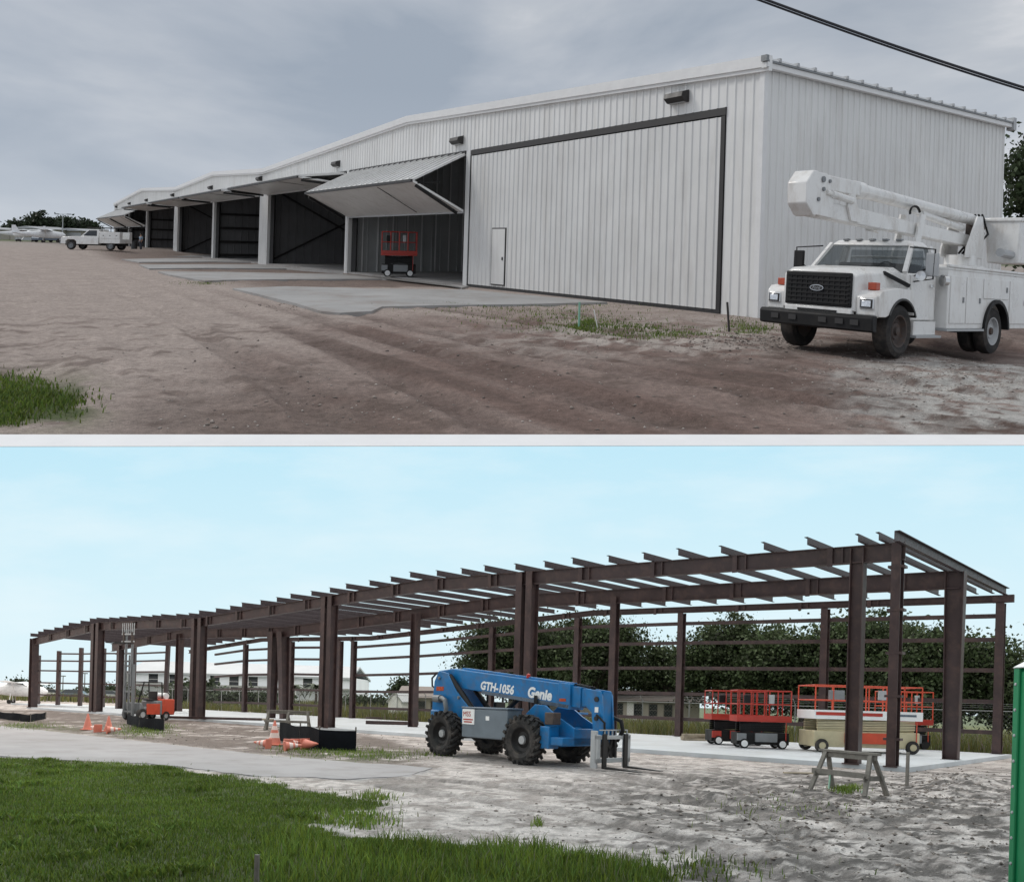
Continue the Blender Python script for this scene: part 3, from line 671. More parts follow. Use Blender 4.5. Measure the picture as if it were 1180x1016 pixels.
# bays
for i in range(len(JAMB)-1):
    t0 = JAMB[i][0]+JAMB[i][1]; t1 = JAMB[i+1][0]-JAMB[i+1][1]; tw = JAMB[i+1][0]
    # partition to the next bay, the ceiling side stays open to the roof sheet
    mb = MB()
    P = lambda s, o, z, tw=tw: (UD[0]*(tw-o) + UE[0]*s, UD[1]*(tw-o) + UE[1]*s, z)
    ribbed(mb, .45, DEPTH-.05, 0, lambda s, tw=tw: roofz(tw)-.25, P, .6, .05, .14)
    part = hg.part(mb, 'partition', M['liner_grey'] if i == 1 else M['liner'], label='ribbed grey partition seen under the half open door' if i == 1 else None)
    if i == 1:
        for s in np.arange(.9, DEPTH-.3, .95): mb = MB(); mb.bar(P(s, .21, .02), P(s, .21, roofz(tw)-.4), .07, .03, up=(UD[0], UD[1], 0)); hg.part(mb, 'seam_batten', M['trim'], part)
    if i in (2, 4):
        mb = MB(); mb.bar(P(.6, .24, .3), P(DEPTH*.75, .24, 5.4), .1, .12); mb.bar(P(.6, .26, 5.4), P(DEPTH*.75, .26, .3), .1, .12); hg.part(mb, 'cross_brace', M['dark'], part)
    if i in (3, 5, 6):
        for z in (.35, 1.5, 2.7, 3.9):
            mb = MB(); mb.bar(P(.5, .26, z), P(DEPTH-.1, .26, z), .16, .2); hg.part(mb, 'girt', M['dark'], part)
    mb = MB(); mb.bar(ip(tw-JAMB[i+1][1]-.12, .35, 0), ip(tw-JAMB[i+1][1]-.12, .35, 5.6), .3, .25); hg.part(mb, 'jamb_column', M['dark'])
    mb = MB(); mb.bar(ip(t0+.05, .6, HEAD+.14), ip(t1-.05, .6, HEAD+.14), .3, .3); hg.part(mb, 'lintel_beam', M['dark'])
    # the doors
    if i == 0:
        dm = MB(); ribbed(dm, t0+.17, t1-.06, .10, HEAD-.24, fp, off=.03)
        d = hg.part(dm, 'hangar_door', M['panel_door'], label='closed ribbed hangar door with a small walk door')
        mb = MB(); mb.add([fp(t, b, z) for t in (t0, t1) for b in (-.2, .05) for z in (HEAD-.20, HEAD)], [(0,1,3,2),(4,6,7,5),(0,4,5,1),(2,3,7,6),(0,2,6,4),(1,5,7,3)]); hg.part(mb, 'door_header', M['dark'], d)
        mb = MB(); mb.add([fp(t, b, z) for t in (t0+.02, t0+.15) for b in (-.2, .04) for z in (0, HEAD-.21)], [(0,1,3,2),(4,6,7,5),(0,4,5,1),(2,3,7,6),(0,2,6,4),(1,5,7,3)]); hg.part(mb, 'door_seal', M['dark'], d)
        mb = MB(); mb.add([fp(t, b, z) for t in (t1-.05, t1+.03) for b in (-.2, .04) for z in (0, HEAD-.21)], [(0,1,3,2),(4,6,7,5),(0,4,5,1),(2,3,7,6),(0,2,6,4),(1,5,7,3)]); hg.part(mb, 'door_seal', M['dark'], d)
        mb = MB(); mb.add([fp(t, b, z) for t in (t0+.1, t1) for b in (-.25, .025) for z in (-.06, .13)], [(0,1,3,2),(4,6,7,5),(0,4,5,1),(2,3,7,6),(0,2,6,4),(1,5,7,3)]); hg.part(mb, 'bottom_rail', M['dark'], d)
        mb = MB(); mb.add([fp(t, b, z) for t in (t0+.2, t1-.05) for b in (-.30, .0) for z in (.12, HEAD-.23)], [(0,1,3,2),(4,6,7,5),(0,4,5,1),(2,3,7,6),(0,2,6,4),(1,5,7,3)]); hg.part(mb, 'door_core', M['panel_door'], d)
        # walk door with dark gap lines round a flat white leaf
        ta, tb, za, zb = 12.02, 13.02, .16, 2.42
        mb = MB(); mb.add([fp(t, b, z) for t in (ta, tb) for b in (.02, .066) for z in (za, zb)], [(0,1,3,2),(4,6,7,5),(0,4,5,1),(2,3,7,6),(0,2,6,4),(1,5,7,3)]); fr = hg.part(mb, 'walk_door_frame', M['dark'], d)
        mb = MB(); mb.add([fp(t, b, z) for t in (ta+.045, tb-.045) for b in (.03, .078) for z in (za+.05, zb-.045)], [(0,1,3,2),(4,6,7,5),(0,4,5,1),(2,3,7,6),(0,2,6,4),(1,5,7,3)]); hg.part(mb, 'walk_door', M['panel_door'], d)
        mb = MB(); mb.bar(fp(ta+.16, .11, 1.22), fp(ta+.16, .078, 1.22), .06, .12); hg.part(mb, 'handle', M['dark'], d)
    else:
        zb = 3.10 if i in (1, 6, 7) else 4.92
        half = (HEAD-.06-zb)/2; Lp = 2.78; out_ = math.sqrt(max(.01, Lp*Lp-half*half)); zf = HEAD-.06-half
        a, b_ = t0+.04, t1-.04
        def sl(b0, z0, b1, z1, th, tA=a, tB=b_):
            m_ = MB(); nx, nz = (z1-z0), -(b1-b0); l = math.hypot(nx, nz); nx, nz = nx/l*th, nz/l*th
            m_.add([fp(t, b+dx, z+dz) for t in (tA, tB) for b, z, dx, dz in ((b0,z0,0,0),(b1,z1,0,0),(b1,z1,nx,nz),(b0,z0,nx,nz))], [(0,1,2,3),(7,6,5,4),(0,4,5,1),(1,5,6,2),(2,6,7,3),(3,7,4,0)])
            return m_
        lab = 'folding door tilted half open' if i in (1, 6) else None
        up = sl(0, HEAD-.06, out_, zf, .09); d = hg.part(up, 'hangar_door', M['panel_door'], label=lab)
        lowp = sl(out_, zf-.11, .06, zb, .09); hg.part(lowp, 'lower_leaf', M['panel'], d)
        mb = MB(); 
        for tt in np.arange(a+.3, b_-.2, .61):                # ribs of the upper sheet
            mb.bar(fp(tt, .02, HEAD-.03), fp(tt, out_, zf+.03), .06, .05)
        hg.part(mb, 'sheet_ribs', M['panel_door'], d)
        mb = MB(); mb.bar(fp(a, out_+.02, zf-.07), fp(b_, out_+.02, zf-.07), .10, .12); hg.part(mb, 'fold_hinge', M['dark'], d)
        mb = MB(); mb.bar(fp(a-.02, -.02, HEAD-.05), fp(b_+.02, -.02, HEAD-.05), .12, .16); hg.part(mb, 'door_header', M['dark'], d)
        for tt in (a+.02, b_-.02):
            mb = MB(); mb.bar(fp(tt, out_*.93, zf-.25), fp(tt, .35, zb-.05), .10, .12); mb.bar(fp(tt, out_*.90, zf-.16), fp(tt, out_*.5, zf-.06), .05, .05); hg.part(mb, 'door_arm', M['black'], d)
        mb = MB(); mb.bar(fp(a+3.6, .4, zb+.05), fp(a+3.6, out_-.1, zf-.16), .05, .02); hg.part(mb, 'leaf_seam', M['dark'], d)
        mb = MB(); mb.bar(fp(a, .06, zb-.02), fp(b_, .06, zb-.02), .10, .07); hg.part(mb, 'bottom_rail', M['lgrey'], d)
# wall packs
for t, z in ((3.0, 6.17), (15.9, 6.15), (29.7, 6.15), (44.6, 6.15), (59.2, 6.2), (75.5, 6.2), (91, 6.2), (104, 6.2), (116, 6.1)):
    mb = MB(); w = .36
    pr = [(.03, .20), (.03, -.16), (.20, -.14), (.34, -.02), (.30, .12)]
    for tt in (t-w, t+w): mb.v += [fp(tt, b, z+dz) for b, dz in pr]
    n5 = len(pr); mb.f += [tuple(range(n5)), tuple(range(2*n5-1, n5-1, -1))] + [(k, k+n5, (k+1)%n5+n5, (k+1)%n5) for k in range(n5)]
    lm = hg.part(mb, 'wall_lamp', M['dark'], wall_front)
    mb = MB(); mb.add([fp(t-w*.85, .06, z-.165), fp(t+w*.85, .06, z-.165), fp(t+w*.85, .19, z-.15), fp(t-w*.85, .19, z-.15)], [(0,1,2,3)]); hg.part(mb, 'lens', M['lgrey'], lm)

# concrete: one floor for the whole row, and the aprons in front of the bays
def pad(pts, z0, z1, m, name, site=U):
    P = np.array(pts); c = P.mean(0); V = []; n = len(P)
    for z in (z1, z0): V += [site.w(x, y, z) for x, y in P]
    structure(name, V, [tuple(range(n))] + [(k, k+n, (k+1)%n+n, (k+1)%n) for k in range(n)], m, smooth=False)
fl = [tuple(UC + UD*t + UE*s) for t, s in ((.1, .05), (118.6, .05), (118.6, DEPTH-.05), (.1, DEPTH-.05))]
pad(fl, -.2, .075, M['conc'], 'hangar_floor_slab')
def up_(pts): return [U.g(u, v) for u, v in pts]
pad(up_([(606, 352.5), (505, 354), (440, 355.5), (428, 361), (392, 363), (370, 361), (340, 351.5), (298, 341), (268, 334), (330, 331.5), (430, 334), (540, 335.5), (700, 350)]), -.2, .055, M['conc'], 'concrete_apron')
pad(up_([(540, 331), (532, 333.0), (500, 325), (440, 322.5), (340, 323), (262, 324), (236, 325), (196, 318), (182, 314), (260, 314.5), (395, 317)]), -.2, .055, M['conc'], 'concrete_apron')
pad(up_([(395, 315.6), (330, 310.5), (240, 310), (172, 310.5), (160, 306), (240, 305.5), (300, 305.5)]), -.2, .06, M['conc'], 'concrete_apron')
pad(up_([(298, 303.0), (250, 302.4), (160, 303), (140, 299.5), (200, 298.2), (246, 298.2)]), -.2, .06, M['conc'], 'concrete_apron')
pad(up_([(240, 297.0), (200, 296.3), (120, 297.4), (108, 295), (170, 293.4), (200, 293.2)]), -.2, .06, M['conc'], 'concrete_apron')

# ------------------------------------------------------------------ scissor lift (used on both sites)
def scissor_lift(site, X, Y, Z, yaw, label, group, base, deck, rail, Ln=2.3, Wd=1.0, H=2.2, big=False, wheelm='white'):
    t = Thing(site, 'scissor_lift', label, 'scissor lift', X, Y, Z, yaw, group)
    l, w = Ln/2, Wd/2; r = .25 if big else .19
    mb = MB(); mb.box(-l+.05, l-.05, -w+.10, w-.10, r*.8, .62 if not big else .80); t.part(mb, 'chassis', M[base] if big else M['black'], bevel=.02)
    if big:
        mb = MB(); mb.box(-l*.42, l*.38, -w-.02, -w+.1, .35, .75); t.part(mb, 'battery_door', M['orange'], bevel=.01)
    else:
        mb = MB(); mb.box(-l*.3, l*.5, -w+.02, -w+.12, .26, .6); t.part(mb, 'side_tray', M['grey'] if base == 'black' else M[base], bevel=.01)
        mb = MB(); mb.box(-l*.95, -l*.62, -w+.03, -w+.14, .3, .58); t.part(mb, 'side_tray', M['grey'] if base == 'black' else M[base], bevel=.01)
    for sx in (-1, 1):
        for sy in (-1, 1):
            mb = MB(); y = sy*(w-.09); rr = r
            mb.lathe([(rr*.55, -.085), (rr*.93, -.085), (rr, -.05), (rr, .05), (rr*.93, .085), (rr*.55, .085)], (sx*(l-.33), y, rr), 'y', 20, cap=False); wh = t.part(mb, 'wheel', M['rubber'] if big else M[ 'black'])
            mb = MB(); mb.lathe([(.02, -.09), (rr*(.50 if big else .68), -.09), (rr*(.50 if big else .68), .09), (.02, .09)], (sx*(l-.33), y, rr), 'y', 16); t.part(mb, 'rim', M['tan'] if big else M[wheelm], wh)
    z0, z1 = (.66, 1.00) if not big else (.82, 1.20)
    lev = 4
    for k in range(lev):
        za = z0 + (z1-z0)*k/lev; zc = z0 + (z1-z0)*(k+1)/lev
        for sy in (-1, 1):
            mb = MB(); mb.bar((-l+.2, sy*(w-.2), za), (l-.2, sy*(w-.2), zc), .05, .07); mb.bar((-l+.2, sy*(w-.27), zc), (l-.2, sy*(w-.27), za), .05, .07); t.part(mb, 'scissor_arm', M['black'] if not big else M[base])
    dz = z1+.04
    mb = MB(); mb.box(-l, l, -w, w, dz, dz+.08); d = t.part(mb, 'platform', M[deck], bevel=.01)
    for y0, y1, x0, x1 in ((-w, -w+.03, -l, l), (w-.03, w, -l, l), (-w+.03, w-.03, -l, -l+.03), (-w+.03, w-.03, l-.03, l)):
        mb = MB(); mb.box(x0, x1, y0, y1, dz+.08, dz+(.24 if not big else .34)); t.part(mb, 'toe_board', M[deck], d)
    if big:
        mb = MB(); mb.box(-l+.05, l*.25, -w-.012, -w-.002, dz+.14, dz+.26); t.part(mb, 'red_stripe', M['red'], d)
        mb = MB(); mb.box(l*.5, l-.25, -w-.012, -w-.002, dz+.16, dz+.24); t.part(mb, 'blue_mark', M['carblue'], d)
    mb = MB(); rb = .025; nx = 4 if not big else 6
    for sy in (-1, 1):
        y = sy*(w-.03)
        for zz in (H, (H+dz)/2+.08): mb.tube([(-l+.03, y, zz), (l-.03, y, zz)], rb, 6)
        for k in range(nx+1):
            x = -l+.03 + (Ln-.06)*k/nx; mb.tube([(x, y, dz+.1), (x, y, H)], rb, 6)
    for sx in (-1, 1):
        for zz in (H, (H+dz)/2+.08): mb.tube([(sx*(l-.03), -w+.03, zz), (sx*(l-.03), w-.03, zz)], rb, 6)
    t.part(mb, 'guard_rail', M[rail])
    mb = MB(); mb.box(-l*.72, -l*.45, -w+.02, -w+.2, H-.55, H-.18); t.part(mb, 'control_box', M['black'] if not big else M['grey'], bevel=.015)
    mb = MB(); mb.box(l*.18, l*.36, -w+.02, -w+.12, H-.5, H-.15); t.part(mb, 'manual_box', M['lgrey'], bevel=.01)
    mb = MB(); mb.tube([(l-.2, -w+.05, .3), (l-.2, -w+.05, dz)], .02); t.part(mb, 'ladder_rail', M[rail])
    return t
P0 = U.g(459, 319, .07)
scissor_lift(U, P0[0], P0[1], .075, math.radians(10), 'red scissor lift with white wheels parked in the hangar bay under the half open door', 'scissor lifts on the two sites', 'black', 'red', 'red', 1.75, .85, 2.2, wheelm='white')

# ------------------------------------------------------------------ pickup truck with a utility body
def wheel(t, x, y, r, w, out, rim='lgrey', tyre='rubber', hub=None, parent=None):
    mb = MB(); h = w/2
    mb.lathe([(r*.58, -h*.8), (r*.80, -h), (r*.96, -h*.8), (r, -h*.4), (r, h*.4), (r*.96, h*.8), (r*.80, h), (r*.58, h*.8)], (x, y, r), 'y', 32, cap=False)
    wh = t.part(mb, 'wheel', M[tyre])
    o = out
    mb = MB(); mb.lathe([(.02, o*h*.45), (r*.30, o*h*.5), (r*.34, o*h*.30), (r*.50, o*h*.34), (r*.56, o*h*.85), (r*.61, o*h*.88), (r*.61, -o*h*.7), (.02, -o*h*.7)], (x, y, r), 'y', 24); t.part(mb, 'rim', M[rim], wh)
    mb = MB(); mb.lathe([(.01, o*h*.78), (r*.15, o*h*.72), (r*.17, o*h*.4), (.01, o*h*.4)], (x, y, r), 'y', 12); t.part(mb, 'hub', M[hub or rim], wh)
    return wh
def arch_poly(x0, x1, z0, z1, cx, cz, r, n=12):
    """side panel outline with a wheel arch cut from its lower edge"""
    a0 = math.asin(max(-1, min(1, (z0-cz)/r)))
    pts = [(x0, z0), (x0, z1), (x1, z1), (x1, z0)]
    for k in range(n+1):
        a = a0 + (math.pi-2*a0)*k/n; pts.append((cx + r*math.cos(a), cz + r*math.sin(a)))
    return pts
XP, YP = U.at(111, 288, 72)[:2]
pk = Thing(U, 'pickup_truck', 'white pickup truck with a utility box body at the far end of the dirt yard', 'pickup truck', XP, YP, .5, math.radians(176))
mb = MB(); mb.prism([(2.75,.55),(2.75,1.0),(2.6,1.12),(1.35,1.2),(.95,1.2),(.95,.5),(1.3,.5),(1.3,.75),(1.5,.9),(2.1,.9),(2.3,.75),(2.3,.5),(2.7,.5)], 'y', -.98, .98); pk.part(mb, 'hood', M['truck'], bevel=.04)
mb = MB(); mb.prism([(.95,.5),(.95,1.2),(-.75,1.22),(-.75,.5)], 'y', -.98, .98); body = pk.part(mb, 'cab', M['truck'], bevel=.03)
mb = MB(); mb.loft([[(.95,-.9,1.2),(.95,.9,1.2),(-.72,.9,1.2),(-.72,-.9,1.2)], [(.25,-.76,1.86),(.25,.76,1.86),(-.66,.76,1.86),(-.66,-.76,1.86)]]); pk.part(mb, 'greenhouse', M['truck'], body, bevel=.03)
for y in (-1, 1):
    mb = MB(); mb.add([(.72, y*.895, 1.26), (.22, y*.795, 1.74), (-.50, y*.795, 1.74), (-.56, y*.895, 1.26)], [(0,1,2,3)]); mb.v = [(a, b+y*.012, c) for a, b, c in mb.v]; pk.part(mb, 'side_window', M['pane'], body)
mb = MB(); mb.add([(.93, -.8, 1.27), (.93, .8, 1.27), (.34, .7, 1.80), (.34, -.7, 1.80)], [(0,1,2,3)]); pk.part(mb, 'windshield', M['pane'], body)
mb = MB(); mb.box(-2.75, -.85, -1.0, 1.0, .62, 1.0); mb.prism([(-.85,1.0),(-.85,1.62),(-2.75,1.62),(-2.75,1.0)], 'y', -1.0, -.55); mb.prism([(-.85,1.0),(-.85,1.62),(-2.75,1.62),(-2.75,1.0)], 'y', .55, 1.0); ub = pk.part(mb, 'utility_box', M['truck'], bevel=.02)
for x0, x1 in ((-1.5,-.92), (-2.1,-1.54), (-2.7,-2.14)):
    mb = MB(); mb.box(x0, x1, 1.0, 1.012, 1.05, 1.56); d = pk.part(mb, 'cabinet_door', M['truck'], ub); mb = MB(); mb.box(x0+.22, x0+.32, 1.012, 1.022, 1.28, 1.34); pk.part(mb, 'latch', M['dark'], d)
mb = MB(); 
for y in (-.7, .7):
    mb.tube([(.5, y, 1.98), (-2.7, y, 1.98)], .05); 
    for x in (-.9, -2.6): mb.tube([(x, y, 1.6), (x, y, 1.98)], .03)
pk.part(mb, 'ladder_rack', M['black'])
for x in (1.8, -1.85):
    for y in (-1, 1): wheel(pk, x, y*.86, .39, .26, y, 'grey')
mb = MB(); mb.box(2.7, 2.85, -.95, .95, .48, .68); pk.part(mb, 'bumper', M['grey'], bevel=.02)
mb = MB(); mb.box(-2.7, 2.6, -.5, .5, .4, .62); pk.part(mb, 'chassis', M['black'])
for y in (-.78, .78):
    mb = MB(); mb.box(2.7, 2.765, y-.16, y+.16, .82, 1.0); pk.part(mb, 'headlight', M['lens'])

# ------------------------------------------------------------------ bucket truck
PX = np.array((5.9, 14.15)); FW = np.array((-.783, -.623)); yaw = math.atan2(FW[1], FW[0])
bt = Thing(U, 'bucket_truck', 'white bucket truck with folded boom and black grille parked beside the hangar end wall', 'bucket truck', PX[0], PX[1], 0.0, yaw, pitch=-.048)
W_ = M['truck']
mb = MB(); mb.box(-5.2, .78, -.42, -.30, .50, .72); mb.box(-5.2, .78, .30, .42, .50, .72); mb.cyl((0,-.8,.45), (0,.8,.45), .07); mb.cyl((-3.7,-.8,.45), (-3.7,.8,.45), .09); mb.box(-.5, .55, -.3, .3, .42, .8); bt.part(mb, 'chassis', M['black'])
# hood: narrow nose that widens to the cowl
mb = MB()
def sec(x, hw, z0, z1, c=.09): return [(x,-hw,z0), (x,-hw,z1-c), (x,-hw+c*1.6,z1), (x,hw-c*1.6,z1), (x,hw,z1-c), (x,hw,z0)]
mb.loft([sec(.88,.66,.74,1.40), sec(.80,.68,.74,1.44), sec(.2,.72,.78,1.49), sec(-.38,.80,.8,1.53)]); hood = bt.part(mb, 'hood', W_, bevel=.02)
for y in (-1, 1):
    a, b = sorted((y*.64, y*1.03))
    P = [(.80,.68), (.80,1.02), (.72,1.10), (.2,1.17), (-.38,1.15), (-.42,.72)]
    arc = [(.52*math.cos(q), .47+.52*math.sin(q)) for q in np.linspace(math.radians(140), math.radians(28), 12)]
    mb = MB(); mb.prism(P + [(arc[0][0], .72)] + [p for p in arc if p[1] > .70] + [(.56, .68)], 'y', a, b); fd = bt.part(mb, 'fender', W_, bevel=.025)
    mb = MB(); ring = [[(r*math.cos(q), y*yy, .47+r*math.sin(q)) for r, yy in ((.50,.62),(.535,.62),(.535,1.045),(.50,1.045))] for q in np.linspace(.5, math.radians(155), 12)]
    mb.loft(ring); bt.part(mb, 'arch_lip', M['dark'], fd)
    # nose block with headlamp
    mb = MB(); mb.prism([(.74,.66),(.84,.70),(.86,1.00),(.74,1.06)], 'y', *sorted((y*.665, y*1.0))); bt.part(mb, 'nose_cap', W_, fd, bevel=.015)
    mb = MB(); c = y*.85; mb.box(.845, .872, c-.12, c+.12, .80, .975); hl = bt.part(mb, 'headlight', M['chrome'], bevel=.01)
    mb = MB(); mb.box(.872, .880, c-.10, c+.10, .815, .96); bt.part(mb, 'bezel', M['dark'], hl); mb = MB(); mb.box(.878, .892, c-.078, c+.078, .835, .94); bt.part(mb, 'lens', M['lens'], hl, bevel=.012)
    mb = MB(); mb.box(.56, .70, y*.84-.07, y*.84+.07, 1.115, 1.24); bt.part(mb, 'marker_lamp', M['amber'], bevel=.01)
mb = MB(); mb.box(.875, .915, -.61, .61, .80, 1.37); gr = bt.part(mb, 'grille', M['black'], bevel=.02)
for z in np.linspace(.86, 1.31, 7):
    mb = MB(); mb.box(.915, .932, -.57, .57, z-.013, z+.013); bt.part(mb, 'grille_bar', M['black'], gr)
for y in np.linspace(-.5, .5, 11):
    mb = MB(); mb.box(.914, .927, y-.008, y+.008, .84, 1.33); bt.part(mb, 'grille_bar', M['black'], gr)
mb = MB(); mb.lathe([(.001, .0), (1, .0), (1, .012), (.001, .012)], (0,0,0), 'x', 28); mb.v = [(x+.934, y*.125, z*.052+1.10) for x, y, z in mb.v]; em = bt.part(mb, 'emblem', M['chrome'], gr)
mb = MB(); mb.lathe([(.001, .0), (1, .0), (1, .006), (.001, .006)], (0,0,0), 'x', 28); mb.v = [(x+.947, y*.112, z*.042+1.10) for x, y, z in mb.v]; bt.part(mb, 'emblem_field', M['dark'], gr)
tm = text_mb('Ford', .075, .002, shear=.3); tm.v = [(.955 - y*0, -.075+x, 1.078+z) for x, y, z in tm.v]; tm.v = [(.955, y, z) for _, y, z in tm.v]; bt.part(tm, 'lettering', M['chrome'], gr)
mb = MB(); mb.box(.80, .90, -.62, .62, .66, .79); bt.part(mb, 'valance', W_, bevel=.02)
mb = MB(); mb.box(.885, .915, -.36, .36, .705, .74); bt.part(mb, 'air_slot', M['black'])
mb = MB(); mb.prism([(.86,.42),(1.0,.44),(1.02,.66),(.98,.70),(.86,.70)], 'y', -1.04, 1.04); bp = bt.part(mb, 'bumper', M['black'], bevel=.02)
for y in (-.72, -.38, .18, .48, .74):
    mb = MB(); mb.box(1.012, 1.03, y-.07, y+.07, .53, .62); bt.part(mb, 'bumper_socket', M['dark'], bp)
# cab
mb = MB(); mb.prism([(-.38,.62),(-.34,1.44),(-1.42,1.46),(-1.42,.62)], 'y', -.93, .93); cab = bt.part(mb, 'cab', W_, bevel=.03)
mb = MB(); mb.loft([[(-.80,-.78,1.93),(-.80,.78,1.93),(-1.42,.80,1.93),(-1.42,-.80,1.93)], [(-.86,-.66,2.03),(-.86,.66,2.03),(-1.38,.68,2.03),(-1.38,-.68,2.03)]]); bt.part(mb, 'cab_roof', W_, cab, bevel=.03)
for y in (-1, 1):
    mb = MB(); mb.bar((-.34, y*.87, 1.44), (-.81, y*.75, 1.95), .07, .09); bt.part(mb, 'windshield_pillar', W_, cab)
    mb = MB(); mb.bar((-1.38, y*.90, 1.44), (-1.38, y*.77, 1.95), .10, .12); bt.part(mb, 'rear_pillar', W_, cab)
    mb = MB(); mb.add([(-.42,y*.90,1.45), (-.82,y*.785,1.93), (-1.34,y*.785,1.93), (-1.34,y*.905,1.45)], [(0,1,2,3)]); bt.part(mb, 'side_window', M['glass'], cab)
    mb = MB(); mb.prism([(-.45,.64),(-.43,1.42),(-1.30,1.43),(-1.30,.72),(-1.22,.64)], 'y', *sorted((y*.93, y*.955))); dr = bt.part(mb, 'door', W_, bevel=.012)
    mb = MB(); mb.box(-1.24, -1.10, *sorted((y*.955, y*.98)), 1.22, 1.27); bt.part(mb, 'handle', M['chrome'], dr)
    mb = MB(); mb.tube([(-.50, y*.95, 1.30), (-.48, y*1.28, 1.36), (-.48, y*1.30, 1.86), (-.60, y*.82, 1.90)], .014, 6); mb.tube([(-.48, y*1.29, 1.62), (-.52, y*.95, 1.40)], .012, 6); mr_ = bt.part(mb, 'mirror_bracket', M['black'])
    mb = MB(); mb.box(-.54, -.47, y*1.25-.10, y*1.25+.10, 1.40, 1.80); bt.part(mb, 'mirror', M['black'] if y < 0 else M['lgrey'], mr_, bevel=.015)
    mb = MB(); mb.lathe([(.001,.03),(.085,.02),(.09,-.02),(.001,-.03)], (-.40, y*1.12, 1.40), 'x', 16); bt.part(mb, 'spot_mirror', M['chrome'], mr_)
    mb = MB(); mb.box(-1.36, -.52, *sorted((y*.72, y*.98)), .38, .62); st = bt.part(mb, 'step_box', W_, bevel=.01)
    mb = MB(); mb.box(-1.42, -.46, *sorted((y*.74, y*1.06)), .34, .38); bt.part(mb, 'step', M['lgrey'], st)
mb = MB(); mb.add([(-.345,-.84,1.455), (-.345,.84,1.455), (-.80,.735,1.93), (-.80,-.735,1.93)], [(0,1,2,3)]); bt.part(mb, 'windshield', M['glass'], cab)
mb = MB(); mb.add([(-1.40,-.72,1.50), (-1.40,.72,1.50), (-1.40,.68,1.88), (-1.40,-.68,1.88)], [(0,1,2,3)]); bt.part(mb, 'back_window', M['glass'], cab)
mb = MB(); mb.box(-1.30, -.98, -.72, .72, 1.20, 1.62); bt.part(mb, 'bench_seat', M['dark'], cab, bevel=.05)
mb = MB(); mb.tube([(-.58, .42+.17*math.cos(q), 1.48+.15*math.sin(q)) for q in np.linspace(0, 2*math.pi, 15)], .014); bt.part(mb, 'steering_wheel', M['black'], cab)
for y in (-.35, .35):
    mb = MB(); mb.bar((-.31, y+.25, 1.49), (-.35, y-.25, 1.535), .02, .02); bt.part(mb, 'wiper', M['black'], cab)
for y in (-.5, -.25, 0, .25, .5):
    mb = MB(); mb.box(-.92, -.82, y-.05, y+.05, 2.02, 2.06); bt.part(mb, 'roof_lamp', M['grey'], cab, bevel=.01)
mb = MB(); mb.bar((.1, .72, 1.42), (-.35, .95, 1.22), .05, .06); bt.part(mb, 'hood_latch', M['black'], hood)
# wheels
for y in (-1, 1):
    wheel(bt, 0, y*.86, .45, .30, y, 'rust', hub='rust')
    wheel(bt, -3.7, y*.95, .45, .24, y, 'lgrey' if y > 0 else 'rust', hub='rust'); wheel(bt, -3.7, y*.66, .45, .24, y, 'rust')
    # service body with cabinet doors
    a, b = sorted((y*.62, y*1.08))
    mb = MB(); Pp = [(-1.56,.50), (-1.56,1.56), (-5.3,1.56), (-5.3,.50), (-4.28,.50)] + [(-3.7-.56*math.cos(q), .47+.56*math.sin(q)) for q in np.linspace(.15, math.pi-.15, 13)] + [(-3.12,.50)]
    mb.prism(Pp, 'y', a, b); sb = bt.part(mb, 'utility_box', W_, bevel=.015)
    yo = sorted((y*1.08, y*1.096))
    for x0, x1, z0, z1 in ((-2.28,-1.64,.60,1.46), (-3.02,-2.32,.60,1.46), (-4.3,-3.08,1.08,1.46), (-5.24,-4.36,.6,1.46)):
        mb = MB(); mb.box(x0, x1, *yo, z0, z1); dd = bt.part(mb, 'cabinet_door', W_, sb, bevel=.006)
        mb = MB(); mb.box(x0+.10 if x1 < -2.3 else x1-.55, x0+.15 if x1 < -2.3 else x1-.50, *sorted((y*1.094, y*1.11)), (z0+z1)/2-.05, (z0+z1)/2+.05); bt.part(mb, 'latch', M['grey'], dd)
    mb = MB(); ring = [[(-3.7-r*math.cos(q), y*yy, .47+r*math.sin(q)) for r, yy in ((.53,1.0),(.60,1.0),(.60,1.13),(.53,1.13))] for q in np.linspace(.02, math.pi-.02, 16)]
    mb.loft(ring); bt.part(mb, 'wheel_flare', M['black'], sb)
    mb = MB(); mb.box(-3.1, -1.5, *sorted((y*.66, y*1.12)), .46, .50); bt.part(mb, 'running_board', M['lgrey'], sb)
    mb = MB(); mb.box(-5.3, -1.56, a, b, 1.56, 1.61); mb.box(-5.3, -1.56, *sorted((y*1.03, y*1.10)), 1.61, 1.66); bt.part(mb, 'body_lid', W_, sb, bevel=.01)
mb = MB(); mb.cyl((-1.45, 1.02, 1.36), (-1.52, 1.06, 1.36), .10, n=16); bt.part(mb, 'work_lamp', M['chrome'])
mb = MB(); mb.box(-5.3, -1.56, -.62, .62, .75, .85); bt.part(mb, 'bed_floor', W_)
mb = MB(); mb.box(-1.9, -1.56, -.6, .6, .85, 1.62); mb.tube([(-1.62,-.8,1.6),(-1.62,-.8,1.75),(-1.62,.8,1.75),(-1.62,.8,1.6)], .03); bt.part(mb, 'headboard', W_)
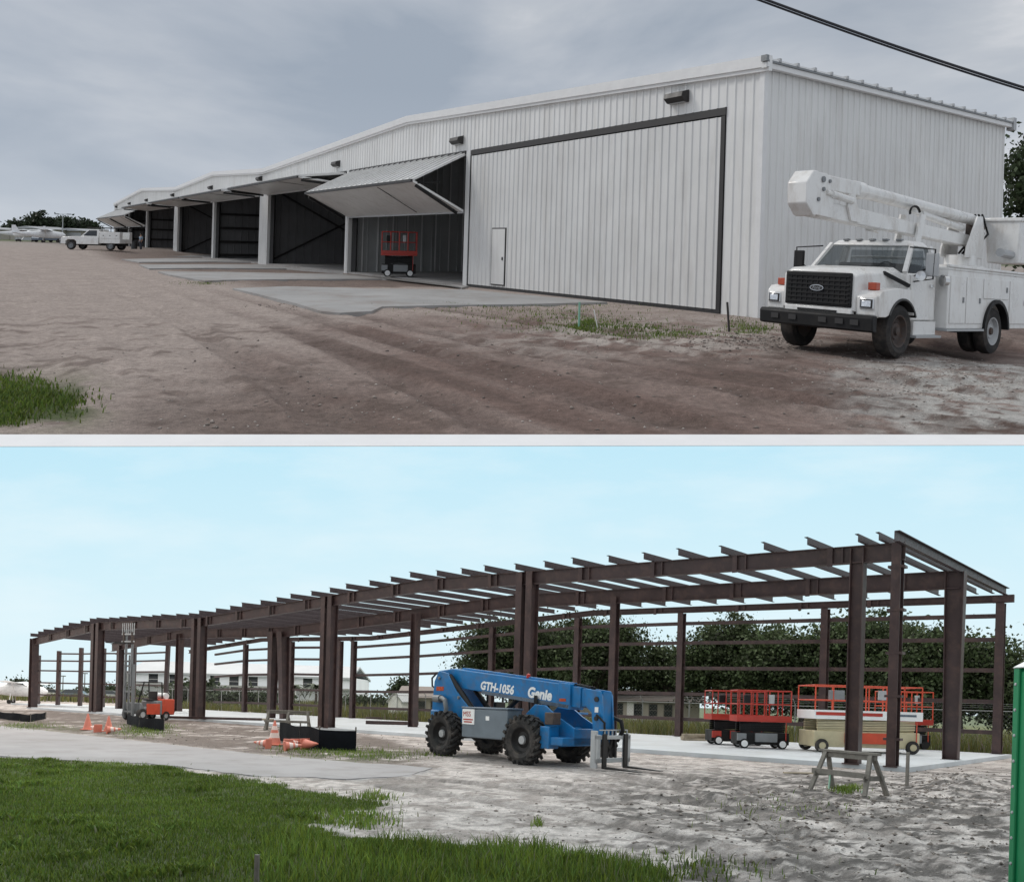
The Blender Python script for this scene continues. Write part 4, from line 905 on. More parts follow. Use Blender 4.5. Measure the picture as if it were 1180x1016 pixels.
# boom
BY = .12
mb = MB(); mb.cyl((-4.35,BY,.85), (-4.35,BY,1.95), .34, .30, 20); mb.cyl((-4.35,BY,1.66), (-4.35,BY,1.74), .46, .46, 20); bt.part(mb, 'turret', W_)
mb = MB()
for y in (BY-.27, BY+.23): mb.prism([(-4.75,1.90),(-3.95,1.90),(-4.0,2.12),(-4.45,2.78),(-4.70,2.80),(-4.82,2.40)], 'y', y, y+.04)
tw = bt.part(mb, 'turret_bracket', W_, bevel=.01)
mb = MB(); mb.bar((-4.45,BY,2.27), (-.9,BY,2.36), .24, .25); mb.bar((-1.0,BY,2.355), (1.45,BY,2.41), .26, .28); lb = bt.part(mb, 'lower_boom', W_, bevel=.02)
mb = MB(); mb.prism([(-.55,2.38),(-.72,2.20),(-1.2,2.18),(-.30,2.62)], 'y', BY-.19, BY-.175); bt.part(mb, 'side_plate', W_, lb)
for y in (BY-.17, BY+.13):
    mb = MB(); mb.prism([(1.05,2.265),(1.66,2.29),(1.84,2.46),(1.86,2.79),(1.68,2.98),(1.32,2.99),(1.05,2.90)], 'y', y, y+.04); bt.part(mb, 'elbow_plate', W_, lb, bevel=.01)
mb = MB(); mb.prism([(1.58,2.255),(1.68,2.27),(1.88,2.45),(1.90,2.79),(1.71,3.0),(1.56,3.0)], 'y', BY-.178, BY+.178); el = bt.part(mb, 'elbow', W_, lb, bevel=.02)
for x, z, r in ((1.42,2.88,.05), (1.40,2.72,.035), (1.54,2.54,.035), (1.22,2.87,.03)):
    mb = MB(); mb.cyl((x, BY+.165, z), (x, BY+.195, z), r, n=14); bt.part(mb, 'pivot_pin', M['grey'], el)
mb = MB(); mb.bar((1.45,BY,2.86), (.10,BY,2.86), .25, .25); ubm = bt.part(mb, 'upper_boom', W_, bevel=.02)
mb = MB(); mb.cyl((.14,BY,2.86), (-.12,BY,2.86), .155, n=18); bt.part(mb, 'boom_collar', W_, ubm)
mb = MB(); mb.cyl((-.1,BY,2.86), (-6.0,BY,2.72), .128, .115, 18); bt.part(mb, 'boom_tube', W_, ubm)
mb = MB(); mb.cyl((-5.2,BY,2.74), (-5.5,BY,2.732), .15, n=18); bt.part(mb, 'boom_clamp', M['lgrey'], ubm)
mb = MB(); mb.cyl((1.15,BY+.17,2.67), (.48,BY+.17,2.62), .065, n=14); mb.cyl((1.3,BY+.17,2.685), (1.1,BY+.17,2.665), .045, n=10); cy = bt.part(mb, 'boom_cylinder', W_)
mb = MB(); mb.prism([(.52,2.74),(.38,2.75),(.28,2.54),(.20,2.48),(.16,2.27),(.46,2.28),(.60,2.54)], 'y', BY+.135, BY+.175); bt.part(mb, 'cylinder_bracket', W_, lb)
mb = MB(); mb.cyl((-4.3,BY+.02,2.52), (-2.4,BY+.02,2.66), .075, n=14); mb.cyl((-2.5,BY+.02,2.655), (-1.95,BY+.02,2.69), .045, n=10); bt.part(mb, 'lift_cylinder', W_)
mb = MB(); mb.prism([(-1.92,1.6),(-1.72,1.6),(-2.05,2.62),(-2.25,2.62)], 'y', BY+.16, BY+.20); mb.prism([(-1.92,1.6),(-1.72,1.6),(-2.05,2.62),(-2.25,2.62)], 'y', BY-.22, BY-.18); bt.part(mb, 'boom_rest', W_)
for k in range(4):
    mb = MB(); y = BY - .1 + .07*k; mb.tube([(-4.5, y, 2.0), (-4.9-.04*k, y+.15, 2.45), (-4.8, y+.1, 2.85), (-5.2, y, 2.75)], .022, 6); bt.part(mb, 'hydraulic_hose', M['black'])
for k in range(3): mb = MB(); mb.tube([(-1.9+.2*math.cos(q)+.05*k, BY+.14+.03*k, 2.62+.13*math.sin(q)) for q in np.linspace(2.9, -.3, 9)], .016, 6); bt.part(mb, 'hydraulic_hose', M['black'])
mb = MB(); mb.prism([(-4.78,1.95),(-4.95,1.95),(-5.0,2.75),(-4.85,2.75)], 'y', BY-.12, BY+.12); bt.part(mb, 'valve_block', M['rust'])
mb = MB(); x0, x1, y0, y1, z0, z1 = -6.0, -5.15, .25, .95, 1.85, 2.78
mb.loft([[(x0+.06,y0+.05,z0),(x1-.06,y0+.05,z0),(x1-.06,y1-.05,z0),(x0+.06,y1-.05,z0)], [(x0,y0,z1),(x1,y0,z1),(x1,y1,z1),(x0,y1,z1)]]); bk = bt.part(mb, 'bucket', W_, bevel=.03)
mb = MB(); mb.box(x0-.03, x1+.03, y0-.03, y1+.03, z1-.05, z1+.03); bt.part(mb, 'bucket_rim', W_, bk, bevel=.02)
mb = MB(); mb.cyl((-4.7, .75, 2.05), (-6.1, .8, 2.0), .09, n=12); bt.part(mb, 'outrigger_tube', M['lgrey'])

# ------------------------------------------------------------------ stakes, barriers, person
def stake(site, u, v0, v1, dx, r, m, name, label, cat='stake', uu=0):
    X, Y = site.g(u, v0); zg = float((hU if site is U else hL)(np.array([X]), np.array([Y]))[0]); H = site.z(u, v1, Y) - zg
    mb = MB(); top = np.array((dx, 0, H)); mb.bar((0,0,-.12), top, r, r*.6); mb.bar(top*.96, top*1.0, r*1.02, r*.62)
    t = Thing(site, name, label, cat, X, Y, zg, .5, empty=False); t.single(mb, m, bevel=.003); return t
stake(U, 667, 377, 348, .0, .045, mat('pale_green_stake', (.20,.42,.32), .6), 'marker_stake', 'pale green marker stake standing in grass in front of the closed hangar door')
stake(U, 690, 379, 357, -.14, .025, M['white'], 'survey_stick', 'thin whitish stick leaning in the grass beside the pale green stake', 'stick')
stake(U, 841, 379, 348, -.10, .045, M['dark'], 'marker_stake', 'dark stake leaning at the foot of the hangar corner')
RW = mat('barrier_red', (.5,.07,.05), .5)
for (u, v, ln, yw, lab) in ((190, 289.2, 2.2, -.3, 'short red and white barrier lying on a floor deep in the hangar row'), (225, 291.6, 5.2, -.1, 'longer red and white barrier lying on a hangar floor behind the pier')):
    X, Y = U.g(u, v, .07); t = Thing(U, 'barrier', lab, 'barrier', X, Y, .075, yw, 'red and white barriers in the open bays'); mb = MB(); mb.box(-ln/2, ln/2, -.25, .25, 0, .12); t.part(mb, 'base', M['dark'])
    n = max(3, int(ln/.55))
    for k in range(n):
        mb = MB(); a = -ln/2 + ln*k/n; mb.prism([(-.2,.12),(.2,.12),(.1,.62),(-.1,.62)], 'x', a, a+ln/n-.01); t.part(mb, 'segment', RW if k % 2 == 0 else M['conew'])

def person(site, X, Y, Z, yaw, label):
    t = Thing(site, 'person', label, 'person', X, Y, Z, yaw, empty=False)
    def skin(name, pts, edges, rad, m, parent=None, root=0):
        V = np.array(pts, float) @ t.R.T @ site.A.T
        me = bpy.data.meshes.new(name); me.from_pydata(V.tolist(), edges, []); me.materials.append(m)
        o = bpy.data.objects.new(name, me); COL.objects.link(o)
        sk = o.modifiers.new('skin', 'SKIN'); sk.use_smooth_shade = True
        lay = me.skin_vertices[0]
        for i, r in enumerate(rad): lay.data[i].radius = (r, r*.85)
        lay.data[root].use_root = True
        s = o.modifiers.new('sub', 'SUBSURF'); s.levels = 1; s.render_levels = 2
        if parent: o.parent = parent
        return o
    J = [(0,0,.96),(0,0,1.18),(.01,0,1.40),(.02,0,1.52),(.03,0,1.62),(.03,0,1.74), (0,.19,1.43),(-.02,.26,1.16),(.10,.24,.93),(.14,.23,.85), (0,-.19,1.43),(-.03,-.25,1.16),(.06,-.24,.92),(.09,-.23,.84),
         (0,.10,.90),(.03,.11,.50),(-.02,.12,.09),(.14,.13,.05), (0,-.10,.90),(-.02,-.11,.50),(-.06,-.12,.09),(.09,-.13,.05)]
    E_ = [(0,1),(1,2),(2,3),(3,4),(4,5),(2,6),(6,7),(7,8),(8,9),(2,10),(10,11),(11,12),(12,13),(0,14),(14,15),(15,16),(16,17),(0,18),(18,19),(19,20),(20,21)]
    R_ = [.14,.13,.13,.055,.09,.07,.06,.045,.035,.04,.06,.045,.035,.04,.09,.06,.045,.045,.09,.06,.045,.045]
    b = skin('person', J, E_, R_, M['skin']); b.location = t.loc; t.tag(b)
    sh = [0,1,2,6,7,10,11]; ix = {j: i for i, j in enumerate(sh)}
    skin('shirt', [J[j] for j in sh], [(ix[a], ix[c]) for a, c in E_ if a in ix and c in ix], [R_[j]*1.18+.012 for j in sh], M['shirt'], b, 0)
    tr = [0,14,15,16,18,19,20]; ix = {j: i for i, j in enumerate(tr)}
    skin('trousers', [J[j] for j in tr], [(ix[a], ix[c]) for a, c in E_ if a in ix and c in ix], [R_[j]*1.15+.012 for j in tr], M['jeans'], b, 0)
    mb = MB(); mb.ellipsoid((.02,0,1.70), (.105,.09,.085)); h = Thing(site, 'hair', '', '', X, Y, Z, yaw, empty=False); o = bpy.data.objects.new('hair', t.mesh(mb, 'hair', M['dark'])); COL.objects.link(o); o.parent = b
XQ, YQ = U.at(162, 289, 82)[:2]
ZQ = U.z(162, 289, 82)
person(U, XQ, YQ, ZQ, math.radians(-120), 'person in blue shirt and dark trousers standing by the far half open hangar door')
mb = MB(); mb.cyl((0,0,0), (0,0,.9), .3, n=16); mb.cyl((0,0,.88), (0,0,.94), .32, n=16)
X2, Y2 = U.at(154.5, 288.5, 83)[:2]; Thing(U, 'trash_barrel', 'dark barrel standing beside the person at the far hangar door', 'barrel', X2, Y2, U.z(154.5, 288.5, 83), empty=False).single(mb, M['dark'])

# overhead cable: it crosses high in front of the hangar end
A0 = U.at(760, -46, 15.5); A1 = U.at(1420, 170, 15.5)
mb = MB(); pts = []; pts2 = []
for k in range(41):
    f_ = k/40; sag = -.35*(1-(2*f_-1)**2)*0 ; x = A0[0]+(A1[0]-A0[0])*f_; z = A0[2]+(A1[2]-A0[2])*f_ - .18*math.sin(math.pi*f_)
    pts.append((x-A0[0], 0, z-A0[2])); pts2.append((x-A0[0], .02+.02*math.sin(f_*40), z-A0[2]-.05+.008*math.sin(f_*40)))
mb.tube(pts, .028, 8); mb.tube(pts2, .022, 8)
Thing(U, 'overhead_cable', 'black twisted overhead cable crossing the cloudy sky above the hangar roof corner', 'cable', *A0, empty=False).single(mb, M['cable'])

# ------------------------------------------------------------------ trees
def tree(site, X, Y, Zb, blobs, nclump, nleaf, size, m, label, name='broadleaf_tree', cat='tree', group=None, trunk=.3, spread=.55, limbs=7, tone=(.55, 1.6)):
    """blobs: (dx, dy, z, rx, ry, rz) crown masses; leaves gathered in loose clumps through them"""
    t = Thing(site, name, label, cat, X, Y, Zb, 0, group)
    wts = np.array([b[3]*b[4]*b[5] for b in blobs])**.8; wts /= wts.sum()
    k = RNG.choice(len(blobs), nclump, p=wts); B = np.array(blobs)[k]
    d = RNG.normal(0, 1, (nclump, 3)); d /= np.linalg.norm(d, axis=1)[:,None]; r = RNG.uniform(.2, 1.12, nclump)**.5
    C = B[:,:3] + d*r[:,None]*B[:,3:]
    q = RNG.integers(0, nclump, nleaf); cs = spread*RNG.uniform(.45, 1.7, nclump)
    P = C[q] + RNG.normal(0, 1, (nleaf, 3))*cs[q][:,None]*np.array((1, 1, .62))
    a = RNG.normal(0, 1, (nleaf, 3)); a /= np.linalg.norm(a, axis=1)[:,None]; b = np.cross(a, RNG.normal(0, 1, (nleaf, 3))); b /= np.linalg.norm(b, axis=1)[:,None]
    s = size*RNG.uniform(.4, 1.6, nleaf)[:,None]
    V = np.stack([P - a*s*.5, P + b*s*.32, P + a*s*.5, P - b*s*.32], 1).reshape(-1, 3)
    Q = np.arange(nleaf*4).reshape(-1, 4)
    tc_ = RNG.uniform(tone[0], tone[1], nclump); tl = tc_[q]*RNG.uniform(.75, 1.3, nleaf)
    col = np.repeat(np.stack([tl, tl*RNG.uniform(.95, 1.1, nleaf), tl*.9], 1), 4, 0)
    me = bpy.data.meshes.new('crown'); quads(me, V @ site.A.T, Q)
    ca = me.color_attributes.new('Col', 'FLOAT_COLOR', 'POINT'); ca.data.foreach_set('color', np.c_[col, np.ones(len(V))].astype(np.float32).ravel()); me.materials.append(m)
    o = bpy.data.objects.new('crown', me); COL.objects.link(o); o.parent = t.root
    mb = MB(); zt = min(b_[2]-b_[5]*.2 for b_ in blobs); 
    mb.tube([(0,0,-.3), (.05*trunk,0,zt*.5), (-.1*trunk,.1*trunk,zt)], [trunk*1.25, trunk*.85, trunk*.7], 9)
    for j in range(limbs):
        c = C[RNG.integers(0, nclump)]; f0 = np.array((-.1*trunk, .1*trunk, zt*.85)); mid = f0*.5 + c*.5 + np.array((0,0,-.3)); mb.tube([f0, mid, c], [trunk*.5, trunk*.3, trunk*.08], 6)
    t.part(mb, 'trunk', M['bark']); return t
# right edge of the upper view, behind the hangar end
tx, ty, tz = U.at(1188, 300, 40)
tree(U, tx+1.2, ty, 0, [(0,0,5.2,2.4,2.2,2.4), (.3,0,3.0,2.6,2.2,1.8), (-.5,.4,6.6,1.3,1.2,1.1)], 150, 12000, .26, M['leaf_oak'], 'dark leafy tree standing behind the far corner of the hangar end wall', trunk=.25)
# far tree line, pole and low hangars at the left
for (u, v, Yd, w_, h_, lab) in ((46, 262, 190, 5, 3.4, 'rounded dark tree rising above the distant parked aircraft'), (76, 263, 200, 4, 2.2, 'low dark tree beside the distant lamp post'), (96, 265, 205, 5, 2.0, 'low wide dark bush behind the pickup truck'), (22, 264, 195, 4, 1.6, 'small dark tree above the far tan hangars')):
    x_, y_, z_ = U.at(u, v, Yd)
    tree(U, x_, y_, z_-2.2, [(0,0,2.2+h_*.5,w_*.5,2,h_*.6), (w_*.4,0,2.0+h_*.3,w_*.4,2,h_*.45), (-w_*.4,0,2.0+h_*.3,w_*.45,2,h_*.4)], 50, 2600, .7, M['leaf_far'], lab, group=None, trunk=.3, limbs=3)
x_, y_, z_ = U.at(72, 268, 170); mb = MB(); H = U.z(72, 247, 170) - z_ + 3
mb.tube([(0,0,0),(0,0,H)], [.14,.09], 8); mb.bar((-1.4,0,H), (1.4,0,H), .14, .1)
t = Thing(U, 'lamp_post', 'tall lamp post with twin heads beyond the parked aircraft', 'lamp post', x_, y_, z_-3); t.part(mb, 'pole', M['lgrey'])
for s in (-1.3, 1.3):
    mb = MB(); mb.box(s-.35, s+.35, -.3, .3, H-.06, H+.12); t.part(mb, 'lamp_head', M['grey'])
for i, (u0, u1, vt, vb, Yd, lab) in enumerate(((12, 47, 260.5, 270, 175, 'low tan hangar with a flat roof behind the white aircraft'), (-60, 11, 261.5, 270, 180, 'low tan hangar beyond the frame edge behind the aircraft'), (55, 100, 263, 270, 185, 'low pale shed beyond the tail of the white aircraft'))):
    a = U.at(u0, vb, Yd); b = U.at(u1, vb, Yd); H = U.z((u0+u1)/2, vt, Yd)
    t = Thing(U, 'distant_hangar', lab, 'hangar building', a[0], a[1], .3, 0, None); wd = b[0]-a[0]
    mb = MB(); mb.box(0, wd, 0, 12, 0, H-.9); t.part(mb, 'wall', M['house'])
    mb = MB(); mb.prism([(-.4,H-.9),(wd*.5,H-.3),(wd+.4,H-.9)], 'y', -.5, 12.5); t.part(mb, 'roof', M['lgrey'])
    mb = MB(); mb.box(wd*.15, wd*.85, -.04, 0, 0, H-1.3); t.part(mb, 'door', M['lgrey'])
def aeroplane(site, X, Y, Z, yaw, label):
    t = Thing(site, 'light_aircraft', label, 'aircraft', X, Y, Z, yaw, 'parked white light aircraft')
    mb = MB(); rings = []
    for x, r, zc in ((3.0,.12,1.25),(2.6,.45,1.25),(1.5,.58,1.3),(.2,.66,1.4),(-1.2,.5,1.38),(-3.2,.22,1.45),(-4.3,.08,1.5)): rings.append([(x, r*.9*math.cos(q), zc+r*math.sin(q)) for q in np.linspace(0, 2*math.pi, 13)[:-1]])
    mb.loft(rings); f_ = t.part(mb, 'fuselage', M['plane'])
    mb = MB(); mb.loft([[(.9,y,1.98+c),(.3,y,2.1+c),(-.5,y,2.0+c),(.3,y,1.94+c)] for y, c in ((-5.2,.12),(0,0),(5.2,.12))]); t.part(mb, 'wing', M['plane'])
    mb = MB(); mb.prism([(-3.2,1.5),(-4.0,2.75),(-4.5,2.75),(-4.45,1.5)], 'y', -.05, .05); t.part(mb, 'tail_fin', M['plane'])
    mb = MB(); mb.box(-4.5, -3.7, -1.6, 1.6, 1.5, 1.57); t.part(mb, 'tailplane', M['plane'])
    mb = MB(); mb.add([(1.25,-.45,1.65),(1.25,.45,1.65),(.7,.4,2.0),(.7,-.4,2.0)], [(0,1,2,3)]); mb.v = [(a+.08,b,c+.03) for a,b,c in mb.v]; t.part(mb, 'windshield', M['pane'], f_)
    mb = MB(); mb.bar((.3,-.55,1.2), (.3,-2.3,1.98), .08, .05); mb.bar((.3,.55,1.2), (.3,2.3,1.98), .08, .05); t.part(mb, 'wing_strut', M['plane'])
    for x, y in ((2.2,0),(-.1,1.1),(-.1,-1.1)):
        mb = MB(); mb.lathe([(.02,-.07),(.2,-.07),(.2,.07),(.02,.07)], (x,y,.2), 'y', 12); w_ = t.part(mb, 'wheel', M['rubber']); mb = MB(); mb.bar((x,y*.9,.2),(x,y*.3,1.0),.06,.06); t.part(mb, 'gear_leg', M['plane'], w_)
    return t
aeroplane(U, -75, 128, .5, math.radians(25), 'white light aircraft parked nearest to the pickup truck, tail toward the hangars')
aeroplane(U, -84, 138, .5, math.radians(160), 'white light aircraft second from the pickup truck, nose to the dirt road edge')
aeroplane(U, -90, 146, .5, math.radians(35), 'white light aircraft parked farthest from the pickup truck before the tan hangar')
def car(site, X, Y, Z, yaw, label, m, group):
    t = Thing(site, 'parked_car', label, 'car', X, Y, Z, yaw, group)
    mb = MB(); mb.prism([(2.2,.35),(2.25,.75),(1.2,.92),(-2.1,.95),(-2.25,.7),(-2.2,.35)], 'y', -.9, .9); b = t.part(mb, 'body', m, bevel=.05)
    mb = MB(); mb.loft([[(1.2,-.82,.92),(1.2,.82,.92),(-1.9,.82,.94),(-1.9,-.82,.94)], [(.4,-.66,1.45),(.4,.66,1.45),(-1.3,.66,1.45),(-1.3,-.66,1.45)]]); t.part(mb, 'cabin', M['pane'], b)
    mb = MB(); mb.box(-1.3, .4, -.66, .66, 1.45, 1.49); t.part(mb, 'roof', m, b)
    for x in (1.35, -1.35):
        for y in (-.82, .82): 
            mb = MB(); mb.lathe([(.02,-.1),(.32,-.1),(.32,.1),(.02,.1)], (x,y,.32), 'y', 14); t.part(mb, 'wheel', M['rubber'])
    return t
car(U, -78, 134, .5, 1.2, 'dark blue car parked between the distant white aircraft', M['carblue'], None)
# ================================================================== lower site
def lp(t, s, z=0): return (LD[0]*t + LE[0]*s, LD[1]*t + LE[1]*s, z)
def lxy(t, s): return (LC[0] + LD[0]*t + LE[0]*s, LC[1] + LD[1]*t + LE[1]*s)
pad([lxy(-.45, -.15), lxy(20, -.25), lxy(62.4, -.25), lxy(62.4, 5.5), lxy(78, 4.0), lxy(78, 8.5), lxy(60, 12.6), lxy(-.45, 12.6)], -.3, .12, M['concl'], 'foundation_slab', L)
sf = Thing(L, 'steel_building_frame', 'long dark brown primer steel skeleton of an unfinished building on a pale foundation slab', 'steel frame', LC[0], LC[1], 0)
TOP = [(0, 6.62), (19.5, 6.95), (38, 6.02), (51, 6.25), (62, 5.45)]
def topz(t): return float(np.interp(t, [p[0] for p in TOP], [p[1] for p in TOP]))
S_ = M['steel']
def column(t, s, w, d, z1, z0=.1, taper=1.0, name='column', dt=0, clips=0):
    """an I section standing at (t, s): w along the front, d into the building"""
    mb = MB(); a0 = lp(t, s, z0); a1 = lp(t+dt, s, z1)
    A = np.array((LD[0], LD[1], 0)); B = np.array((LE[0], LE[1], 0))
    def slab(o0, o1, wa, wb):
        vs = []
        for P, k in ((np.array(a0), 1.0), (np.array(a1), taper)):
            for i, j in ((-1,-1),(1,-1),(1,1),(-1,1)): vs.append(P + A*((o0*k + i*wa/2 if abs(o0) > .001 else i*wa/2*(k if wa > .05 else 1))) + B*(o1*k + j*wb/2*(k if wb > .05 else 1)))
        mb.add(vs, [(0,3,2,1),(4,5,6,7),(0,1,5,4),(1,2,6,5),(2,3,7,6),(3,0,4,7)])
    slab(0, 0, w, .025) if d < w else slab(0, 0, .025, d)
    if d < w: slab(-w/2, 0, .03, d); slab(w/2, 0, .03, d)
    else: slab(0, -d/2, w, .03); slab(0, d/2, w, .03)
    c = sf.part(mb, name, S_)
    mb = MB(); p = lp(t, s, 0); mb.prism([(p[0]+LD[0]*i*(w/2+.06)+LE[0]*j*(d/2+.06), p[1]+LD[1]*i*(w/2+.06)+LE[1]*j*(d/2+.06)) for i, j in ((-1,-1),(1,-1),(1,1),(-1,1))], 'z', z0-.01, z0+.025); sf.part(mb, 'base_plate', S_, c)
    for k in range(clips):
        z = .9 + (z1-1.6)*k/max(1, clips-1); mb = MB(); mb.bar(lp(t-w/2-.10, s, z), lp(t+w/2+.10, s, z), d+.06, .07); sf.part(mb, 'girt_clip', S_, c)
    return c
# front line
column(.05, 0, .26, .30, topz(0), clips=5, taper=1.0)
column(1.15, 0, .36, .32, topz(0)-.05)
for t in (13.45, 13.95): column(t, 0, .30, .42, topz(t)-.02)
for t in (25.8, 26.3): column(t, 0, .30, .40, topz(t)-.02)
for t in (37.7, 38.4): column(t, 0, .32, .42, topz(t)-.02)
for t in (50.8, 51.5): column(t, 0, .40, .42, topz(t)-.02)
column(61.9, 0, .55, .46, topz(61.9)-.02)
# middle line: tapered columns
MS = 5.78
column(0, MS, .44, .30, topz(0)-.05, taper=1.30)
column(13.6, MS, .30, .30, topz(13.6)-.35); column(25.9, MS-.4, .38, .34, topz(26)-.35)
column(38.1, MS, .34, .40, topz(38)-.3, taper=1.5, dt=.35); column(39.5, MS, .34, .40, topz(38)-.3, taper=1.5, dt=-.1)
column(51.2, MS, .42, .40, topz(51)-.3); column(60.5, MS, .4, .40, topz(60)-.3)
# back line
BS = 12.3
for t in (0, 6.9, 14.1, 20.5, 26.8, 33.4, 39.7, 41.2, 47, 53.2): column(t, BS, .30, .30, topz(min(t, 60))-.42)
# low wall of the far wing
WING = [(L.g(190, 820)), L.g(153, 817.5), L.g(118, 816), L.g(92, 814.5), L.g(66.5, 813.5), L.g(43, 812.5)]
wz = [5.3, 5.3, 5.2, 5.3, 5.0, 4.6]
for i, (x, y) in enumerate(WING):
    mb = MB(); dx, dy = x-LC[0], y-LC[1]; lean = .12 if i == 0 else 0
    mb.bar((dx, dy, .1), (dx+lean, dy, wz[i]), .34, .26); sf.part(mb, 'column', S_)
    if i:
        ox, oy = WING[i-1][0]-LC[0], WING[i-1][1]-LC[1]
        for z in (1.0, 2.1, 3.2, 4.1, 4.75):
            if z < min(wz[i], wz[i-1]): mb = MB(); mb.bar((ox, oy, z), (dx, dy, z), .14, .13); sf.part(mb, 'girt', S_)
# back wall girts, bay by bay
bt_ = [0, 6.9, 14.1, 20.5, 26.8, 33.4, 39.7]
for a, b in list(zip(bt_[:-1], bt_[1:])) + [(41.2, 47), (47, 53.2), (53.2, 58)]:
    for z in (1.02, 2.32, 3.65, 4.95, 5.95):
        zz = z*min(1, (topz(min(b, 60))-.3)/6.6); z2 = z*min(1, (topz(min(a, 60))-.3)/6.6)
        mb = MB(); mb.bar(lp(a+.08, BS+.1, z2), lp(b-.08, BS+.1, zz), .16, .17); sf.part(mb, 'girt', S_)
# rafters along the front, the middle and the back; each run between ridges is one beam
kn = [0, 13.65, 19.5, 26, 38, 51, 62]
def beam(s, depth, drop, w=.2, nm='rafter', t_end=62):
    for a, b in zip(kn[:-1], kn[1:]):
        if a >= t_end: break
        a2 = -.15 if a == 0 else a
        mb = MB(); mb.ibeam(lp(a2, s, topz(a)-drop-depth/2), lp(b, s, topz(b)-drop-depth/2), depth, w, .03)
        r = sf.part(mb, nm, S_)
        for k in np.arange(a+1.6, b-.4, 3.05):
            mb = MB(); z = topz(k)-drop; mb.bar(lp(k, s-.0, z-.03), lp(k, s, z-depth+.03), .18, .05, up=(LD[0], LD[1], 0)); sf.part(mb, 'stiffener', S_, r)
            if k + .5 < b: mb = MB(); mb.bar(lp(k+.35, s-.10, z), lp(k+.35, s-.10, z-depth-.05), .03, .16, up=(LD[0], LD[1], 0)); sf.part(mb, 'splice_plate', S_, r)
beam(.0, .52, .0, .22); beam(MS, .62, .02, .24); beam(BS, .30, .10, .20, 'eave_beam', 60)
# purlins: Z sections that run over the rafters and stick out in front
k = 0; n = 0
tp = [-.10, .38, .95] + list(np.arange(2.35, 62.2, 1.43))
for t in tp:
    z = topz(min(max(t, 0), 62)); mb = MB(); s0, s1 = -.62 - .18*((n*7) % 3 == 0), 12.55
    if t > 50 and n % 2: s1 = 12.3
    h = .235; o = .09
    if t < 0: mb.bar(lp(t, s0, z+.05), lp(t, s1, z+.05), .03, .30); mb.bar(lp(t-.06, s0, z+.20), lp(t-.06, s1, z+.20), .14, .02); mb.bar(lp(t-.06, s0, z-.09), lp(t-.06, s1, z-.09), .14, .02)
    else: mb.bar(lp(t, s0, z+h/2+.01), lp(t, s1, z+h/2+.01), .02, h); mb.bar(lp(t+.05, s0, z+h+.01), lp(t+.05, s1, z+h+.01), .10, .018); mb.bar(lp(t-.05, s0, z+.015), lp(t-.05, s1, z+.015), .10, .018)
    sf.part(mb, 'purlin', M['steelp']); n += 1
mb = MB(); mb.bar(lp(-.45, BS, topz(0)-.25), lp(.3, BS, topz(0)-.25), .2, .3); sf.part(mb, 'beam_end', S_)

# loose steel and timber on the slab
def lying(u, v, ln, w, h, yw, m, name, label, cat, group=None, z=.12):
    X, Y = L.g(u, v, z); t = Thing(L, name, label, cat, X, Y, z, yw, group, empty=False); mb = MB(); mb.bar((-ln/2,0,h/2), (ln/2,0,h/2), w, h); t.single(mb, m, bevel=.004); return t
yd = math.atan2(LD[1], LD[0])
lying(245, 828.5, 5.5, .2, .14, .15, M['steel'], 'steel_girt', 'dark steel section lying on the slab edge beside the forklift', 'steel section')
lying(452, 834.6, 3.0, .3, .2, .1, M['steel'], 'steel_girt', 'short dark steel section lying on the slab behind the telehandler', 'steel section')
lying(478, 829, 7, .35, .14, .3, M['rust'], 'steel_girt', 'long rusty steel section lying along the far slab edge near the white shed', 'steel section')
lying(290, 829, 2.6, .35, .1, -.1, M['lumber'], 'plank', 'pale plank lying on the slab beside the paired sawhorses', 'plank')
lying(216, 822, 1.6, .5, .14, .3, M['white'], 'panel_offcut', 'whitish sheet offcut lying on the far slab', 'offcut')
lying(926, 891, 1.1, .14, .04, .15, M['lumber'], 'plank', 'short brown plank lying on the sand beside the large sawhorse', 'plank', z=0)
t = Thing(L, 'lumber_pile', 'low pile of boards under a pale cover on the slab by the red scissor lifts', 'lumber pile', *L.g(812, 853, .12), .12, .25)
for k, (dx, dy, dz, r) in enumerate(((0,0,.05,.1),(.1,.3,.05,0),(-.1,.15,.15,.2),(.2,-.2,.05,-.1),(0,.1,.25,.08))):
    mb = MB(); mb.box(-1.1, 1.1, -.12, .12, -.05, .05); mb.rot(r, 'Z'); mb.move(dx, dy, dz); t.part(mb, 'board', M['lumber'])

